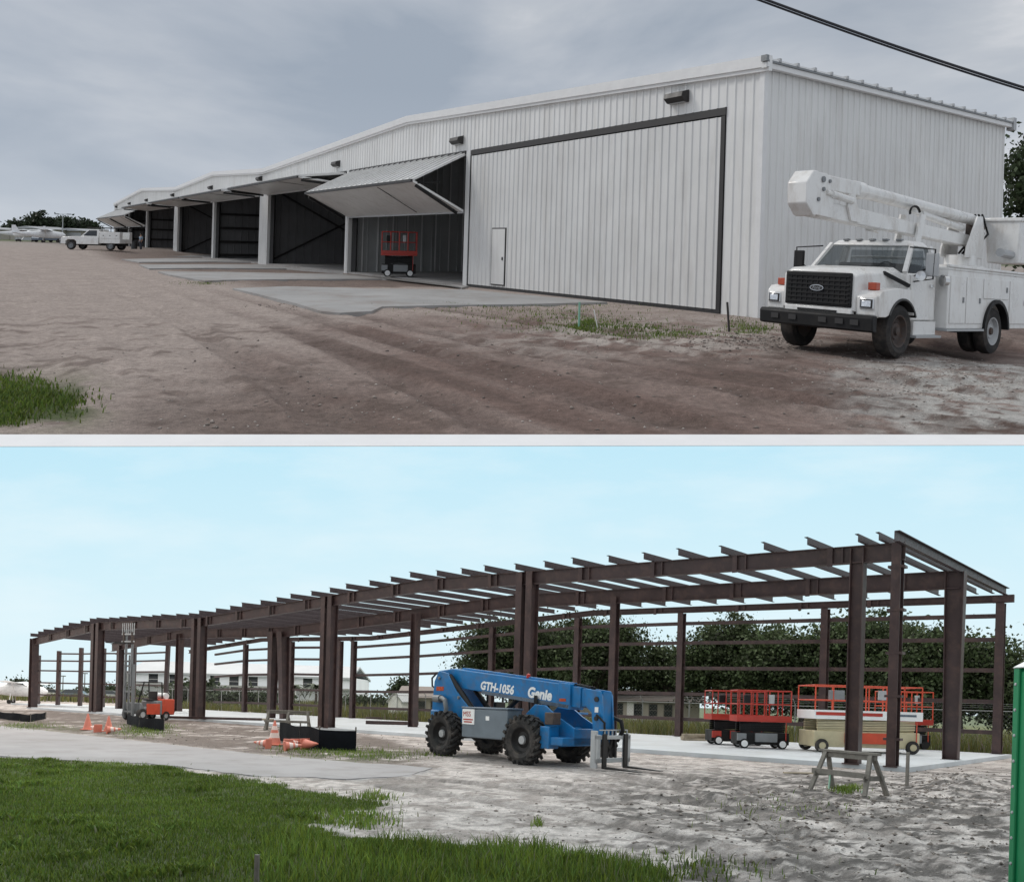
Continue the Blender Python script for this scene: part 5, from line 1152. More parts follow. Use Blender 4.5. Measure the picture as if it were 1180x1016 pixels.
# ------------------------------------------------------------------ telehandler
th = Thing(L, 'telehandler', 'blue telehandler with lowered boom, big lugged tyres and grey fork carriage on the sand', 'telehandler', -1.33, 24.95, 0, math.atan2(-.735, .68))
BL = M['blue']
def lug_wheel(x, y, r, w, steer=0):
    mb = MB(); h = w/2
    mb.lathe([(r*.52,-h*.75),(r*.75,-h),(r*.91,-h*.92),(r*.94,-h*.5),(r*.94,h*.5),(r*.91,h*.92),(r*.75,h),(r*.52,h*.75)], (0,0,0), 'y', 36, cap=False)
    for k in range(20):
        a = 2*math.pi*k/20
        for sy in (-1, 1):
            aa = a + (0 if sy < 0 else math.pi/20)
            pts = [(aa, sy*h*1.0, .86), (aa-.02, sy*h*.98, .985), (aa+.22, sy*.0, 1.0)]
            c = [((r*q)*math.cos(A), yy, (r*q)*math.sin(A)) for A, yy, q in pts]
            mb.bar(c[0], c[1], .07, .07, up=(0,1,0)); mb.bar(c[1], c[2], .075, .085, up=(math.cos(aa), 0, math.sin(aa)))
    mb.rot(steer, 'Z'); mb.move(x, y, r*.985)
    wh = th.part(mb, 'wheel', M['rubber'], sharp=.5)
    for o in (-1, 1):
        mb = MB(); mb.lathe([(.01,o*h*.35),(r*.30,o*h*.35),(r*.34,o*h*.30),(r*.46,o*h*.45),(r*.54,o*h*.80),(r*.56,o*h*.80),(r*.56,o*h*.1),(.01,o*h*.1)], (0,0,0), 'y', 28); mb.rot(steer, 'Z'); mb.move(x, y, r*.985); th.part(mb, 'rim', M['black'], wh)
    o = -1 if y < 0 else 1
    mb = MB(); mb.lathe([(.01,o*h*.62),(r*.17,o*h*.60),(r*.19,o*h*.35),(.01,o*h*.35)], (0,0,0), 'y', 20); mb.rot(steer, 'Z'); mb.move(x, y, r*.985); th.part(mb, 'hub', M['lgrey'], wh)
for x in (0, 3.54):
    for y in (-.95, .95): lug_wheel(x, y, .655, .44)
mb = MB(); mb.cyl((0,-.9,.65),(0,.9,.65),.13); mb.cyl((3.54,-.9,.65),(3.54,.9,.65),.13); mb.box(-.2,.2,-.3,.3,.5,.8); mb.box(3.34,3.74,-.3,.3,.5,.8); th.part(mb, 'axle', M['black'])
mb = MB(); mb.box(-1.0, 4.4, -.42, .42, .62, 1.02); th.part(mb, 'chassis', BL, bevel=.03)
mb = MB(); mb.box(.75, 2.9, -.50, .9, .52, .66); th.part(mb, 'belly_plate', M['black'])
for y in (-.46, .40):
    mb = MB(); mb.prism([(-1.28,.85),(-1.30,1.5),(-1.22,2.25),(-1.0,2.58),(-.55,2.50),(-.1,1.95),(.55,1.45),(1.0,1.2),(1.3,.7),(-.9,.7)], 'y', y, y+.06); th.part(mb, 'boom_tower', BL, bevel=.01)
mb = MB(); mb.box(-1.32, -.85, -.52, .52, .72, 1.35); th.part(mb, 'counterweight', BL, bevel=.05)
BW = .25
mb = MB(); mb.prism([(-1.25,2.60),(-.55,2.66),(4.52,2.17),(4.52,1.53),(1.0,1.93),(-.05,2.02),(-.45,2.20),(-1.25,2.22)], 'y', -BW, BW); bm = th.part(mb, 'boom', BL, bevel=.025)
mb = MB(); mb.bar((-.2,0,2.66), (4.4,0,2.21), .30, .05); th.part(mb, 'boom_top_plate', BL, bm)
mb = MB(); mb.bar((.9,-BW-.015,1.93), (4.5,-BW-.015,1.58), .03, .10); th.part(mb, 'boom_edge', M['carblue'], bm)
mb = MB(); mb.prism([(4.10,2.235),(4.54,2.20),(4.54,1.50),(4.10,1.54)], 'y', -BW-.03, BW+.03); th.part(mb, 'boom_collar', BL, bm, bevel=.01)
mb = MB(); mb.prism([(4.54,2.14),(4.86,2.10),(4.86,1.56),(4.54,1.58)], 'y', -.21, .21); s1_ = th.part(mb, 'boom_section', BL, bevel=.01)
mb = MB(); mb.prism([(4.86,2.07),(5.12,2.04),(5.12,1.60),(4.86,1.60)], 'y', -.17, .17); th.part(mb, 'boom_section', BL, bevel=.01)
mb = MB(); mb.bar((4.55,-.1,2.19), (5.1,-.1,2.10), .05, .05); mb.bar((4.55,.1,2.19), (5.1,.1,2.10), .05, .05); th.part(mb, 'hose_guide', M['black'])
for y in (-.23, .17):
    mb = MB(); mb.prism([(5.05,2.08),(5.55,2.02),(5.62,1.90),(5.70,1.0),(5.62,.62),(5.40,.60),(5.28,1.45),(5.05,1.62)], 'y', y, y+.06); hd = th.part(mb, 'boom_head', BL, bevel=.01)
mb = MB(); mb.box(5.35, 5.62, -.17, .17, .75, 2.0); hb = th.part(mb, 'boom_head', BL)
for z, r, m_ in ((1.80,.07,'dark'), (1.30,.06,'dark')):
    mb = MB(); mb.cyl((5.46,-.265,z), (5.46,-.23,z), r, n=14); th.part(mb, 'pivot_pin', M[m_], hb)
mb = MB(); mb.box(5.40, 5.52, -.24, -.232, 1.46, 1.60); th.part(mb, 'decal', M['white'], hb)
mb = MB(); mb.tube([(5.55,.28,1.35),(5.85,.30,1.25),(5.92,.30,1.0),(5.75,.28,.72)], .055, 8); th.part(mb, 'hydraulic_hose', M['black']); mb = MB(); mb.tube([(5.5,-.28,1.4),(5.80,-.30,1.2),(5.80,-.28,.8)], .03, 8); th.part(mb, 'hydraulic_hose', M['black'])
# lettering on the boom, following its slope
sl = math.atan2(2.17-2.66, 4.52+.55)
def boomtext(s, size, x, bold):
    m_ = text_mb(s, size, .004, bold, .12); V = []
    z0 = 2.66 + (x+.55)*math.tan(sl)
    for a, b, c in m_.v:
        q = c - .0; V.append((x + a*math.cos(sl) - (q)*math.sin(sl), -BW-.006+b*.0 - (0.003 if b < 0 else 0), z0 + a*math.sin(sl) + q*math.cos(sl)))
    m_.v = V; m_.move(0, 0, -.50); return m_
th.part(boomtext('GTH-1056', .34, .80, .014), 'lettering', M['white'], bm)
th.part(boomtext('Genie', .40, 2.86, .018), 'lettering', M['white'], bm)
for y in (-.30, .27):                                          # hoses clipped along the boom
    mb = MB(); mb.tube([(-.9,y,2.34),(-.3,y,2.38),(.8,y,2.30),(2.5,y,2.13),(4.2,y,1.96)], .022, 6); mb.tube([(-.9,y,2.28),(-.2,y,2.30),(1.0,y,2.20),(2.8,y,2.03)], .016, 6); th.part(mb, 'boom_hose', M['black'], bm) if y > 0 else None
for x, z in ((-.95,2.35), (.05,1.75), (.6,1.25), (-.9,1.15), (-.95,1.75)):
    mb = MB(); mb.cyl((x,-.50,z), (x,-.462,z), .05, n=12); mb.cyl((x,-.515,z), (x,-.50,z), .025, n=6); th.part(mb, 'pivot_pin', M['grey'])
mb = MB(); mb.box(-1.1, -.72, -.468, -.461, 1.95, 2.08); th.part(mb, 'warning_decal', M['amber'])
mb = MB(); mb.box(4.16, 4.40, -.288, -.282, 1.72, 1.80); th.part(mb, 'warning_decal', M['amber'], bm)
for k in range(3):
    mb = MB(); mb.box(3.2+.0*k, 3.5, -.60, -.53, .78+.18*k, .81+.18*k); th.part(mb, 'step_rung', M['black'])
# engine pod with hire sign
mb = MB(); mb.prism([(.98,.60),(.98,1.42),(2.95,1.44),(2.95,.60)], 'y', -1.08, -.52); pod = th.part(mb, 'engine_pod', M['pod'], bevel=.03)
mb = MB(); mb.box(.96, 2.98, -1.10, -.48, 1.43, 1.49); th.part(mb, 'engine_hood', M['carblue'], pod, bevel=.02)
mb = MB(); mb.box(1.02, 1.56, -1.10, -1.082, .98, 1.42); sg = th.part(mb, 'hire_sign', M['white'], pod)
tm = text_mb('MSS', .21, .003, .0); tm.v = [(x+1.055, -1.104 - (0.003 if y < 0 else 0), z+1.21) for x, y, z in tm.v]; th.part(tm, 'lettering', M['red'], sg)
for z, a, b in ((1.12,1.07,1.5),(1.05,1.10,1.46)):
    mb = MB(); mb.box(a, b, -1.106, -1.10, z-.018, z+.018); th.part(mb, 'text_line', M['red'], sg)
mb = MB(); mb.box(2.05, 2.2, -1.087, -1.08, 1.12, 1.24); th.part(mb, 'latch', M['white'], pod)
# lift cylinders, exhaust, front frame, cab behind the boom
for y in (-.36, .30):
    mb = MB(); mb.cyl((-.55,y,2.42), (.55,y,1.45), .085, n=14); mb.cyl((.5,y,1.50), (1.05,y,1.0), .055, n=12); th.part(mb, 'lift_cylinder', M['black'])
mb = MB(); mb.cyl((1.35,0,1.15), (2.3,0,1.80), .07, n=12); th.part(mb, 'boom_cylinder', M['black'])
mb = MB(); mb.tube([(-.85,-.52,1.70),(-.60,-.60,1.72),(-.45,-.62,1.66),(-.36,-.62,1.40),(-.40,-.62,1.2)], .075, 10); mb.cyl((-1.05,-.55,1.70),(-.75,-.55,1.70),.12,n=12); th.part(mb, 'exhaust', M['grey'])
mb = MB(); mb.tube([(-1.15,-.4,2.0),(-1.38,-.42,2.1),(-1.40,-.42,2.35),(-1.2,-.4,2.5)], .03, 8); th.part(mb, 'hydraulic_hose', M['black'])
for y in (-.52, .46):
    mb = MB(); mb.prism([(3.05,.72),(3.05,1.30),(3.45,1.62),(3.85,1.60),(4.35,1.30),(4.95,1.02),(4.95,.55),(4.2,.48)], 'y', y, y+.06); th.part(mb, 'front_frame', BL, bevel=.01)
mb = MB(); mb.box(4.15, 4.95, -.95, .95, .56, .78); mb.box(4.6, 4.95, -.5, .5, .55, 1.0); th.part(mb, 'front_beam', BL, bevel=.02)
mb = MB(); mb.box(4.15, 4.5, -1.0, -.62, .46, 1.05); th.part(mb, 'outrigger_mount', BL, bevel=.02)
mb = MB(); mb.box(4.30, 4.62, -.98, -.68, 1.10, 1.42); th.part(mb, 'lamp_box', M['rust'], bevel=.02)
mb = MB(); mb.bar((3.4,-.45,1.15), (3.25,-.3,1.85), .09, .12); mb.bar((3.6,-.3,1.1), (3.4,-.1,1.8), .07, .1); th.part(mb, 'tilt_cylinder', M['black'])
mb = MB(); mb.tube([(.45,.35,.9),(.45,.35,2.15),(1.6,.35,2.15),(1.75,.35,.9)], .04); mb.tube([(.45,1.0,.9),(.45,1.0,2.15),(1.6,1.0,2.15),(1.75,1.0,.9)], .04); mb.box(.42, 1.62, .33, 1.02, 2.14, 2.18); mb.box(.5, 1.7, .42, .98, .8, 1.0); cb = th.part(mb, 'cab_frame', M['black'])
mb = MB(); mb.box(.6, 1.05, .5, .92, 1.0, 1.15); mb.box(.55, .68, .5, .92, 1.1, 1.65); th.part(mb, 'seat', M['dark'], cb, bevel=.03)
mb = MB(); mb.box(3.2, 3.9, .62, 1.2, 1.36, 1.42); th.part(mb, 'fender', BL, bevel=.01)
mb = MB(); mb.lathe([(.01,.13),(.055,.11),(.06,0),(.01,0)], (2.75,-.12,2.36), 'z', 10); th.part(mb, 'beacon', M['redlamp'], bm)
# fork carriage
G = M['lgrey']
mb = MB(); mb.box(5.80, 5.90, -.66, .66, .18, .30); mb.box(5.80, 5.90, -.66, .66, .78, .88); mb.box(5.80, 5.90, -.66, -.54, .18, .90); mb.box(5.80, 5.90, .54, .66, .18, .90); car_ = th.part(mb, 'fork_carriage', G, bevel=.01)
for y in (-.66, .60): mb = MB(); mb.box(5.66, 5.86, y, y+.06, .04, 1.0 if y < 0 else .92); th.part(mb, 'side_plate', G, car_, bevel=.008)
mb = MB(); mb.box(5.80, 5.84, -.5, .6, 1.0, 1.03)
for y in np.linspace(-.3, .6, 7): mb.box(5.80, 5.83, y-.012, y+.012, .86, 1.02)
th.part(mb, 'backrest', G, car_)
mb = MB(); mb.box(5.62, 5.80, -.22, -.14, .30, .80); mb.box(5.62, 5.80, .14, .22, .30, .80); mb.cyl((5.68,-.35,.6),(5.68,.35,.6),.05); mb.bar((5.72,-.1,.25),(5.72,.1,.75),.06,.06); mb.bar((5.72,.1,.25),(5.72,-.1,.75),.06,.06); th.part(mb, 'carriage_pivot', M['dark'], car_)
for y in (-.42, .42):
    mb = MB(); mb.box(5.90, 5.95, y-.07, y+.07, .05, .92); mb.prism([(5.90,.035),(5.90,.085),(6.2,.085),(7.1,.05),(7.1,.035)], 'y', y-.07, y+.07); th.part(mb, 'fork', M['dark'], car_)

# ------------------------------------------------------------------ scissor lifts on the slab
def slift(u, v, z, *a, **k):
    X, Y = L.g(u, v, z); return scissor_lift(L, X, Y, z, *a, **k)
g_ = 'scissor lifts on the two sites'
slift(846, 857.5, .12, .06, 'red scissor lift nearest the lumber pile, its red rails overlapping the one beside it', g_, 'red', 'red', 'red', 2.35, 1.1, 2.25, wheelm='white')
slift(875, 861.5, .12, .02, 'red and black scissor lift with white wheels in front of the other red lift', g_, 'black', 'red', 'red', 2.15, 1.0, 2.25, wheelm='white')
slift(988, 866, .12, .03, 'big tan scissor lift with orange red rails and white deck sides behind the corner columns', g_, 'tan', 'white', 'orange', 4.1, 1.7, 2.50, big=True)
slift(1040, 862, .12, .1, 'black and red scissor lift with red end rails half hidden behind the tan lift', g_, 'black', 'red', 'orange', 2.0, 1.2, 2.45, wheelm='black')

# ------------------------------------------------------------------ forklift
FX, FY = L.g(166, 829.5)
fk = Thing(L, 'forklift', 'orange forklift with its tall mast raised inside the steel frame', 'forklift', FX, FY, 0, math.radians(-115))
OR = M['orange']
mb = MB(); mb.prism([(-1.2,.3),(-1.25,1.05),(-.9,1.15),(-.3,1.1),(-.3,.75),(.5,.7),(.7,1.0),(.8,1.0),(.8,.35)], 'y', -.62, .62); fb = fk.part(mb, 'body', M['grey'], bevel=.04)
mb = MB(); mb.box(-1.55, -.65, -.64, .64, .32, 1.22); cw = fk.part(mb, 'counterweight', OR, bevel=.06)
mb = MB(); mb.box(-1.57, -1.54, -.22, .22, .5, .85); fk.part(mb, 'radiator_grille', M['dark'], cw)
for y in (.625, -.66): mb = MB(); mb.box(-.5, .4, y, y+.035, .35, .95); fk.part(mb, 'side_panel', OR, fb, bevel=.01)
mb = MB(); mb.cyl((-1.1,-.45,1.38),(-1.1,.45,1.38),.19,n=16); fk.part(mb, 'gas_bottle', M['plane'])
mb = MB()
for y in (-.52, .52): mb.tube([(-.75,y,1.1),(-.7,y,2.15),(.5,y,2.15),(.85,y,1.0)], .04)
for x in np.linspace(-.6,.45,5): mb.tube([(x,-.52,2.15),(x,.52,2.15)], .025)
fk.part(mb, 'overhead_guard', M['black'])
mb = MB(); mb.box(-.55, -.1, -.28, .28, 1.1, 1.22); mb.box(-.65, -.5, -.28, .28, 1.1, 1.65); fk.part(mb, 'seat', M['dark'], bevel=.03)
mb = MB(); mb.tube([(.25+.05*math.sin(q),.17*math.cos(q),1.35+.16*math.sin(q)) for q in np.linspace(0, 2*math.pi, 13)], .015); fk.part(mb, 'steering_wheel', M['black'])
for y in (-.36, .30):
    mb = MB(); mb.box(.95, 1.10, y-.04, y+.04, .12, 3.1); ms = fk.part(mb, 'mast_rail', M['grey'])
    mb = MB(); mb.box(1.02, 1.14, y-.0+(.09 if y < 0 else -.09)-.035, y+(.09 if y < 0 else -.09)+.035, 1.9, 5.0); fk.part(mb, 'inner_mast_rail', M['grey'])
    mb = MB(); mb.box(1.14, 1.22, y-.04, y+.08, 4.2, 4.85); fk.part(mb, 'fork_arm', M['rust'])
    mb = MB(); mb.box(1.2, 2.3, y-.03, y+.07, 4.18, 4.24); fk.part(mb, 'fork', M['dark'])
mb = MB()
for z in (.5, 1.6, 3.0): mb.box(.98, 1.08, -.36, .30, z-.05, z+.05)
for z in (2.6, 3.7, 4.95): mb.box(1.04, 1.12, -.27, .21, z-.04, z+.04)
mb.cyl((1.04,-.03,.3),(1.04,-.03,3.6),.05); fk.part(mb, 'mast_crosspiece', M['grey'])
mb = MB(); mb.box(1.14, 1.2, -.5, .45, 4.3, 4.38); mb.box(1.14, 1.2, -.5, .45, 4.7, 4.78)
for y in np.linspace(-.48,.43,7): mb.box(1.15, 1.18, y-.015, y+.015, 4.78, 5.35)
fk.part(mb, 'load_backrest', M['lgrey'])
for x, r in ((.62,.34), (-.95,.27)):
    for y in (-.5, .5):
        mb = MB(); mb.lathe([(r*.5,-.1),(r*.9,-.11),(r,-.07),(r,.07),(r*.9,.11),(r*.5,.1)], (x, y*1.1, r), 'y', 20, cap=False); w_ = fk.part(mb, 'wheel', M['rubber'])
        mb = MB(); mb.lathe([(.02,-.08),(r*.5,-.08),(r*.5,.08),(.02,.08)], (x, y*1.1, r), 'y', 14); fk.part(mb, 'rim', M['lgrey'], w_)

# ------------------------------------------------------------------ sawhorses
def sawhorse(X, Y, Z, yaw, label, ln=1.45, h=.86, group='wooden sawhorses'):
    t = Thing(L, 'sawhorse', label, 'sawhorse', X, Y, Z, yaw, group); wd = M['wood']
    mb = MB(); mb.box(-ln/2-.08, ln/2+.08, -.06, .06, h-.05, h); t.part(mb, 'top_board', wd, bevel=.004)
    mb = MB(); mb.box(-ln/2-.02, ln/2+.02, -.022, .022, h-.16, h-.052); t.part(mb, 'top_beam', wd, bevel=.004)
    for sx in (-1, 1):
        x = sx*(ln/2-.10)
        for sy in (-1, 1):
            mb = MB(); mb.bar((x+sx*.12, sy*.33, 0), (x, sy*.035, h-.055), .05, .10, up=(1,0,0)); t.part(mb, 'leg', wd, bevel=.004)
        mb = MB(); mb.bar((x+sx*.06,-.30,h*.40), (x+sx*.06,.30,h*.40), .03, .10); t.part(mb, 'cross_tie', wd)
    for sy in (-1, 1):
        if sy < 0 or group is None: mb = MB(); mb.box(-ln/2-.06, ln/2+.06, sy*.245-.02, sy*.245+.02, h*.40, h*.40+.11); t.part(mb, 'stretcher', wd, bevel=.004)
    return t
xa, ya = L.g(946, 908); xb, yb = L.g(1010, 917)
sawhorse((xa+xb)/2, (ya+yb)/2, .0, math.atan2(yb-ya, xb-xa), 'large weathered wooden sawhorse standing on the sand before the corner columns', math.hypot(xb-xa, yb-ya)*.95)
for u, v, lab in ((320, 841, 'grey wooden sawhorse by the silt fence, the one nearer the paired brown columns'), (343, 842, 'grey wooden sawhorse by the silt fence, standing close against the thick brown column')):
    x, y = L.g(u, v); sawhorse(x, y, .0, .12, lab, 1.05, .95)
mb = MB(); mb.bar((0,0,0), (.03,0,.62), .04, .02); x, y = L.g(953, 909); Thing(L, 'marker_stake', 'pale green stake behind the legs of the large sawhorse', 'stake', x+.1, y+.15, 0, empty=False).single(mb, mat('mint_stake', (.35,.62,.48), .6))
mb = MB(); mb.bar((0,0,0), (.14,0,.42), .05, .02); x, y = L.g(996, 914); Thing(L, 'marker_stake', 'short pale green stake leaning at the end leg of the large sawhorse', 'stake', x, y+.1, 0, empty=False).single(mb, mat('mint_stake_short', (.35,.62,.48), .6))
stake(L, 1045, 905, 866, .01, .07, M['wood'], 'survey_stake', 'wooden survey stake standing at the slab corner', 'stake')
mb = MB(); x, y = L.g(295, 1036); zt = L.z(295, 984, y); zg = float(hL(np.array([x]), np.array([y]))[0])
mb.cyl((0,0,-.1), (.0,0,zt-zg), .024, .022, 8); Thing(L, 'post', 'grey weathered post sticking up from the lawn in the foreground', 'post', x, y, zg, empty=False).single(mb, M['wood'])

# ------------------------------------------------------------------ traffic cones and silt fences
def cone(u, v, h0, label, lying=None, yaw=0, stripes=True):
    h = h0*.86; X, Y = L.g(u, v); t = Thing(L, 'traffic_cone', label, 'traffic cone', X, Y, 0, yaw, 'orange traffic cones by the paved strip')
    def T(mb):
        if lying is not None: mb.move(0, 0, -.0); mb.rot(math.radians(lying), 'Y'); mb.move(0, 0, h*.22)
        return mb
    mb = MB(); mb.box(-h*.31, h*.31, -h*.31, h*.31, 0, .04); t.part(T(mb), 'base', M['cone'], bevel=.01)
    r = lambda z: h*.25*(1-z/h) + .025
    cuts = [0, .3, .5, .62, .78, 1.0] if stripes else [0, 1.0]
    for i in range(len(cuts)-1):
        a, b = cuts[i]*h+.04*(i == 0), cuts[i+1]*h
        mb = MB(); mb.cyl((0,0,a), (0,0,b), r(a), r(b), 18, cap=(i == len(cuts)-2)); t.part(T(mb), 'reflective_collar' if i % 2 else 'cone_body', M['conew'] if i % 2 else M['cone'])
cone(101, 840.5, .78, 'orange cone standing beside a second upright cone at the paved strip edge', stripes=False)
cone(125, 842.5, .72, 'narrow orange cone standing behind toppled cones by the forklift', stripes=False)
cone(113, 842.5, .62, 'toppled orange cone lying between the two upright cones', 84, 2.6)
cone(122, 844, .62, 'toppled orange and white cone lying at the foot of the narrow upright cone', 86, .5)
cone(316, 858, .95, 'orange and white cone standing upright in front of the black silt fence')
cone(310, 861, .62, 'pale toppled cone lying left of the bunch by the silt fence', 86, 2.9)
cone(332, 862, .66, 'toppled cone with its white collar toward the road in the bunch by the silt fence', 84, 1.2)
cone(327, 864, .62, 'toppled whitish cone lying nearest the road by the silt fence', 86, .4)
cone(351, 862, .70, 'bright orange toppled cone lying against the black silt fence', 85, -.6, False)
cone(340, 861, .62, 'toppled cone half hidden among weeds between the bright orange cone and the upright cone', 85, 2.2)
def silt(pts, h, label, posts=True):
    P = [L.g(u, v) for u, v in pts]; X0, Y0 = P[0]; t = Thing(L, 'silt_fence', label, 'silt fence', X0, Y0, 0, 0, 'black silt fences'); mb = MB(); n = 0
    Q = []
    for (x0, y0), (x1, y1) in zip(P[:-1], P[1:]):
        k = max(2, int(math.hypot(x1-x0, y1-y0)/.25))
        for i in range(k): Q.append((x0+(x1-x0)*i/k, y0+(y1-y0)*i/k))
    Q.append(P[-1]); rows = []
    for i, (x, y) in enumerate(Q):
        wv = .03*math.sin(i*.8); d = .02*math.sin(i*1.1)
        rows.append([(x-X0+a*.06+d*b, y-Y0+a*.02+wv*b, z) for a, b, z in ((0,0,-.03),(0,1,h*.35),(0,.6,h*.7),(0,0,h*(.94+.05*math.sin(i*.5))),(.25,0,h*(.92+.05*math.sin(i*.5))),(.25,.6,h*.68),(.25,1,h*.33),(.25,0,-.03))])
    mb.loft(rows); t.part(mb, 'fabric', M['silt'])
    for (x, y) in P: mb = MB(); mb.bar((x-X0, y-Y0+.06, -.1), (x-X0, y-Y0+.06, h*1.08), .04, .04); t.part(mb, 'stake', M['wood'])
silt([(322, 852), (345, 858), (367, 863), (409, 864.5)], .68, 'black silt fence fabric wrapped before the thick brown column beside orange cones')
silt([(146, 833), (160, 838), (188, 841.5)], .5, 'black silt fence fabric sagging in front of the forklift')
silt([(-10, 826), (14, 829), (34, 831), (52, 828)], .36, 'low collapsed black silt fence at the far end column')

# ------------------------------------------------------------------ portable toilet at the frame edge
pt = Thing(L, 'portable_toilet', 'green plastic portable toilet cabin standing close at the edge of the site', 'portable toilet', 4.66, 5.88, 0, .0)
mb = MB(); mb.box(-.58, .58, -.58, .58, .1, 2.08); b_ = pt.part(mb, 'cabin', M['green'], bevel=.03)
for x, y in ((-.60, -.60), (.53, -.60), (-.60, .53), (.53, .53)):
    mb = MB(); mb.box(x, x+.07, y, y+.07, .1, 2.10); cp = pt.part(mb, 'corner_post', M['green'], b_, bevel=.01)
    for z in np.linspace(.3, 1.95, 9):
        mb = MB(); mb.lathe([(.001,-.008),(.012,-.006),(.014,0),(.001,0)], (x if x < 0 else x+.07, y+.035, z), 'x', 8); pt.part(mb, 'rivet', M['lgrey'], cp)
mb = MB(); mb.loft([[(-.62,-.62,2.08),(.62,-.62,2.08),(.62,.62,2.08),(-.62,.62,2.08)], [(-.45,-.45,2.22),(.45,-.45,2.22),(.45,.45,2.22),(-.45,.45,2.22)]]); pt.part(mb, 'roof', M['plane'], bevel=.02)
mb = MB(); mb.box(-.46, .46, -.60, -.582, .2, 1.98); dd = pt.part(mb, 'door', M['green'], bevel=.01)
mb = MB(); mb.box(.32, .40, -.625, -.60, 1.0, 1.12); pt.part(mb, 'latch', M['dark'], dd)
mb = MB(); mb.box(-.60, .60, -.60, .60, -.05, .1); pt.part(mb, 'skid_base', M['black'])

# ------------------------------------------------------------------ chain-link fence behind the slab
FS = 16.6
cf = Thing(L, 'chain_link_fence', 'grey chain link fence running through tall grass behind the slab', 'fence', *lxy(-14, FS), 0)
f0 = np.array(lxy(-14, FS)); ft = np.array((LD[0], LD[1]))
def fq(a, z, o=0): return (ft[0]*a+LE[0]*o, ft[1]*a+LE[1]*o, z)
FL = 96
for a in np.arange(0, FL+.1, 3.0):
    mb = MB(); mb.cyl(fq(a,-.1), fq(a,1.95), .035, n=6); mb.bar(fq(a,1.9), fq(a,2.2,-.28), .03, .03); cf.part(mb, 'post', M['wire'])
for z in (1.86,):
    mb = MB(); mb.cyl(fq(0,z), fq(FL,z), .024, n=6); cf.part(mb, 'top_rail', M['wire'])
mb = MB()
for k in range(3):
    mb.cyl(fq(0,2.0+.09*k,-.1-.08*k), fq(FL,2.0+.09*k,-.1-.08*k), .008, n=3, cap=False)
cf.part(mb, 'barbed_wire', M['wire'])
mb = MB(); p = .20; H = 1.84
for a in np.arange(-H, FL, p):
    for s in (1, -1):
        a0, a1 = (a, a+H) if s > 0 else (a+H, a); z0, z1 = .02, H
        if min(a0, a1) < 0 or max(a0, a1) > FL: continue
        P0_, P1_ = fq(a0, z0, .004*s), fq(a1, z1, .004*s); w = .0035
        mb.add([(P0_[0]-w*ft[0],P0_[1]-w*ft[1],z0),(P0_[0]+w*ft[0],P0_[1]+w*ft[1],z0),(P1_[0]+w*ft[0],P1_[1]+w*ft[1],z1),(P1_[0]-w*ft[0],P1_[1]-w*ft[1],z1)], [(0,1,2,3)])
cf.part(mb, 'wire_mesh', M['wire'])

# ------------------------------------------------------------------ houses, shed, far white building
def windows(t, xs, z, w, h, y, parent, fr='white'):
    for x in xs:
        mb = MB(); mb.box(x-w/2-.06, x+w/2+.06, y-.05, y, z-h/2-.06, z+h/2+.06); f = t.part(mb, 'window', M[fr], parent)
        mb = MB(); mb.box(x-w/2, x+w/2, y-.06, y-.05, z-h/2, z-.02); mb.box(x-w/2, x+w/2, y-.06, y-.05, z+.02, z+h/2); t.part(mb, 'pane', M['pane'], f)
a = L.at(585, 830, 74); b = L.at(803, 830, 76); wd = b[0]-a[0]
hs = Thing(L, 'house', 'long low tan house with a brown roof and dark windows under the large oaks', 'house', a[0], 75, 0, 0); ze = L.z(740, 806, 75); zr = L.z(740, 797, 79)
mb = MB(); mb.box(0, wd, 0, 8, 0, ze); wl = hs.part(mb, 'wall', M['house'])
mb = MB(); mb.prism([(-.5,ze-.05),(4,zr+.2),(8.5,ze-.05),(8.5,ze-.2),(4,zr),(-.5,ze-.2)], 'x', -.5, wd+.5); hs.part(mb, 'roof', M['roofb'])
windows(hs, [(u-585)/218*wd for u in (733, 750, 767)] + [1.5, 3.5, 6.2, 10.4], ze-.95, .72, 1.1, 0, wl, 'wood')
mb = MB(); mb.box(wd*.62, wd*.62+.95, -.05, 0, .1, 2.15); hs.part(mb, 'door', M['white'], wl)
a = L.at(462, 826, 80); b = L.at(540, 826, 80); wd = b[0]-a[0]
h2 = Thing(L, 'house', 'small tan house with a low roof between the white shed and the telehandler', 'house', a[0], 80, 0, 0); ze = L.z(500, 803, 80)
mb = MB(); mb.box(0, wd, 0, 7, 0, ze); wl = h2.part(mb, 'wall', M['house'])
mb = MB(); mb.prism([(-.5,ze-.05),(3.5,ze+1.1),(7.5,ze-.05),(7.5,ze-.2),(3.5,ze+.9),(-.5,ze-.2)], 'x', -.5, wd+.5); h2.part(mb, 'roof', M['roofb'])
windows(h2, [wd*.3, wd*.5, wd*.82], ze-1.0, .8, 1.1, 0, wl, 'wood')
a = L.at(447, 824, 70); b = L.at(463, 824, 70); wd = b[0]-a[0]; zz = L.z(455, 804, 70)
sh = Thing(L, 'garden_shed', 'small white shed with a pointed roof beyond the chain link fence', 'shed', a[0], 70, 0, -.2)
mb = MB(); mb.prism([(0,0),(0,zz-.3),(wd/2,zz+.45),(wd,zz-.3),(wd,0)], 'y', 0, 3); w_ = sh.part(mb, 'wall', M['white'])
mb = MB(); mb.prism([(-.12,zz-.42),(wd/2,zz+.47),(wd+.12,zz-.42),(wd+.12,zz-.30),(wd/2,zz+.60),(-.12,zz-.30)], 'y', -.15, 3.15); sh.part(mb, 'roof', M['lgrey'])
mb = MB(); mb.box(wd*.25, wd*.75, -.04, 0, .1, 1.8); sh.part(mb, 'door', M['plane'], w_)
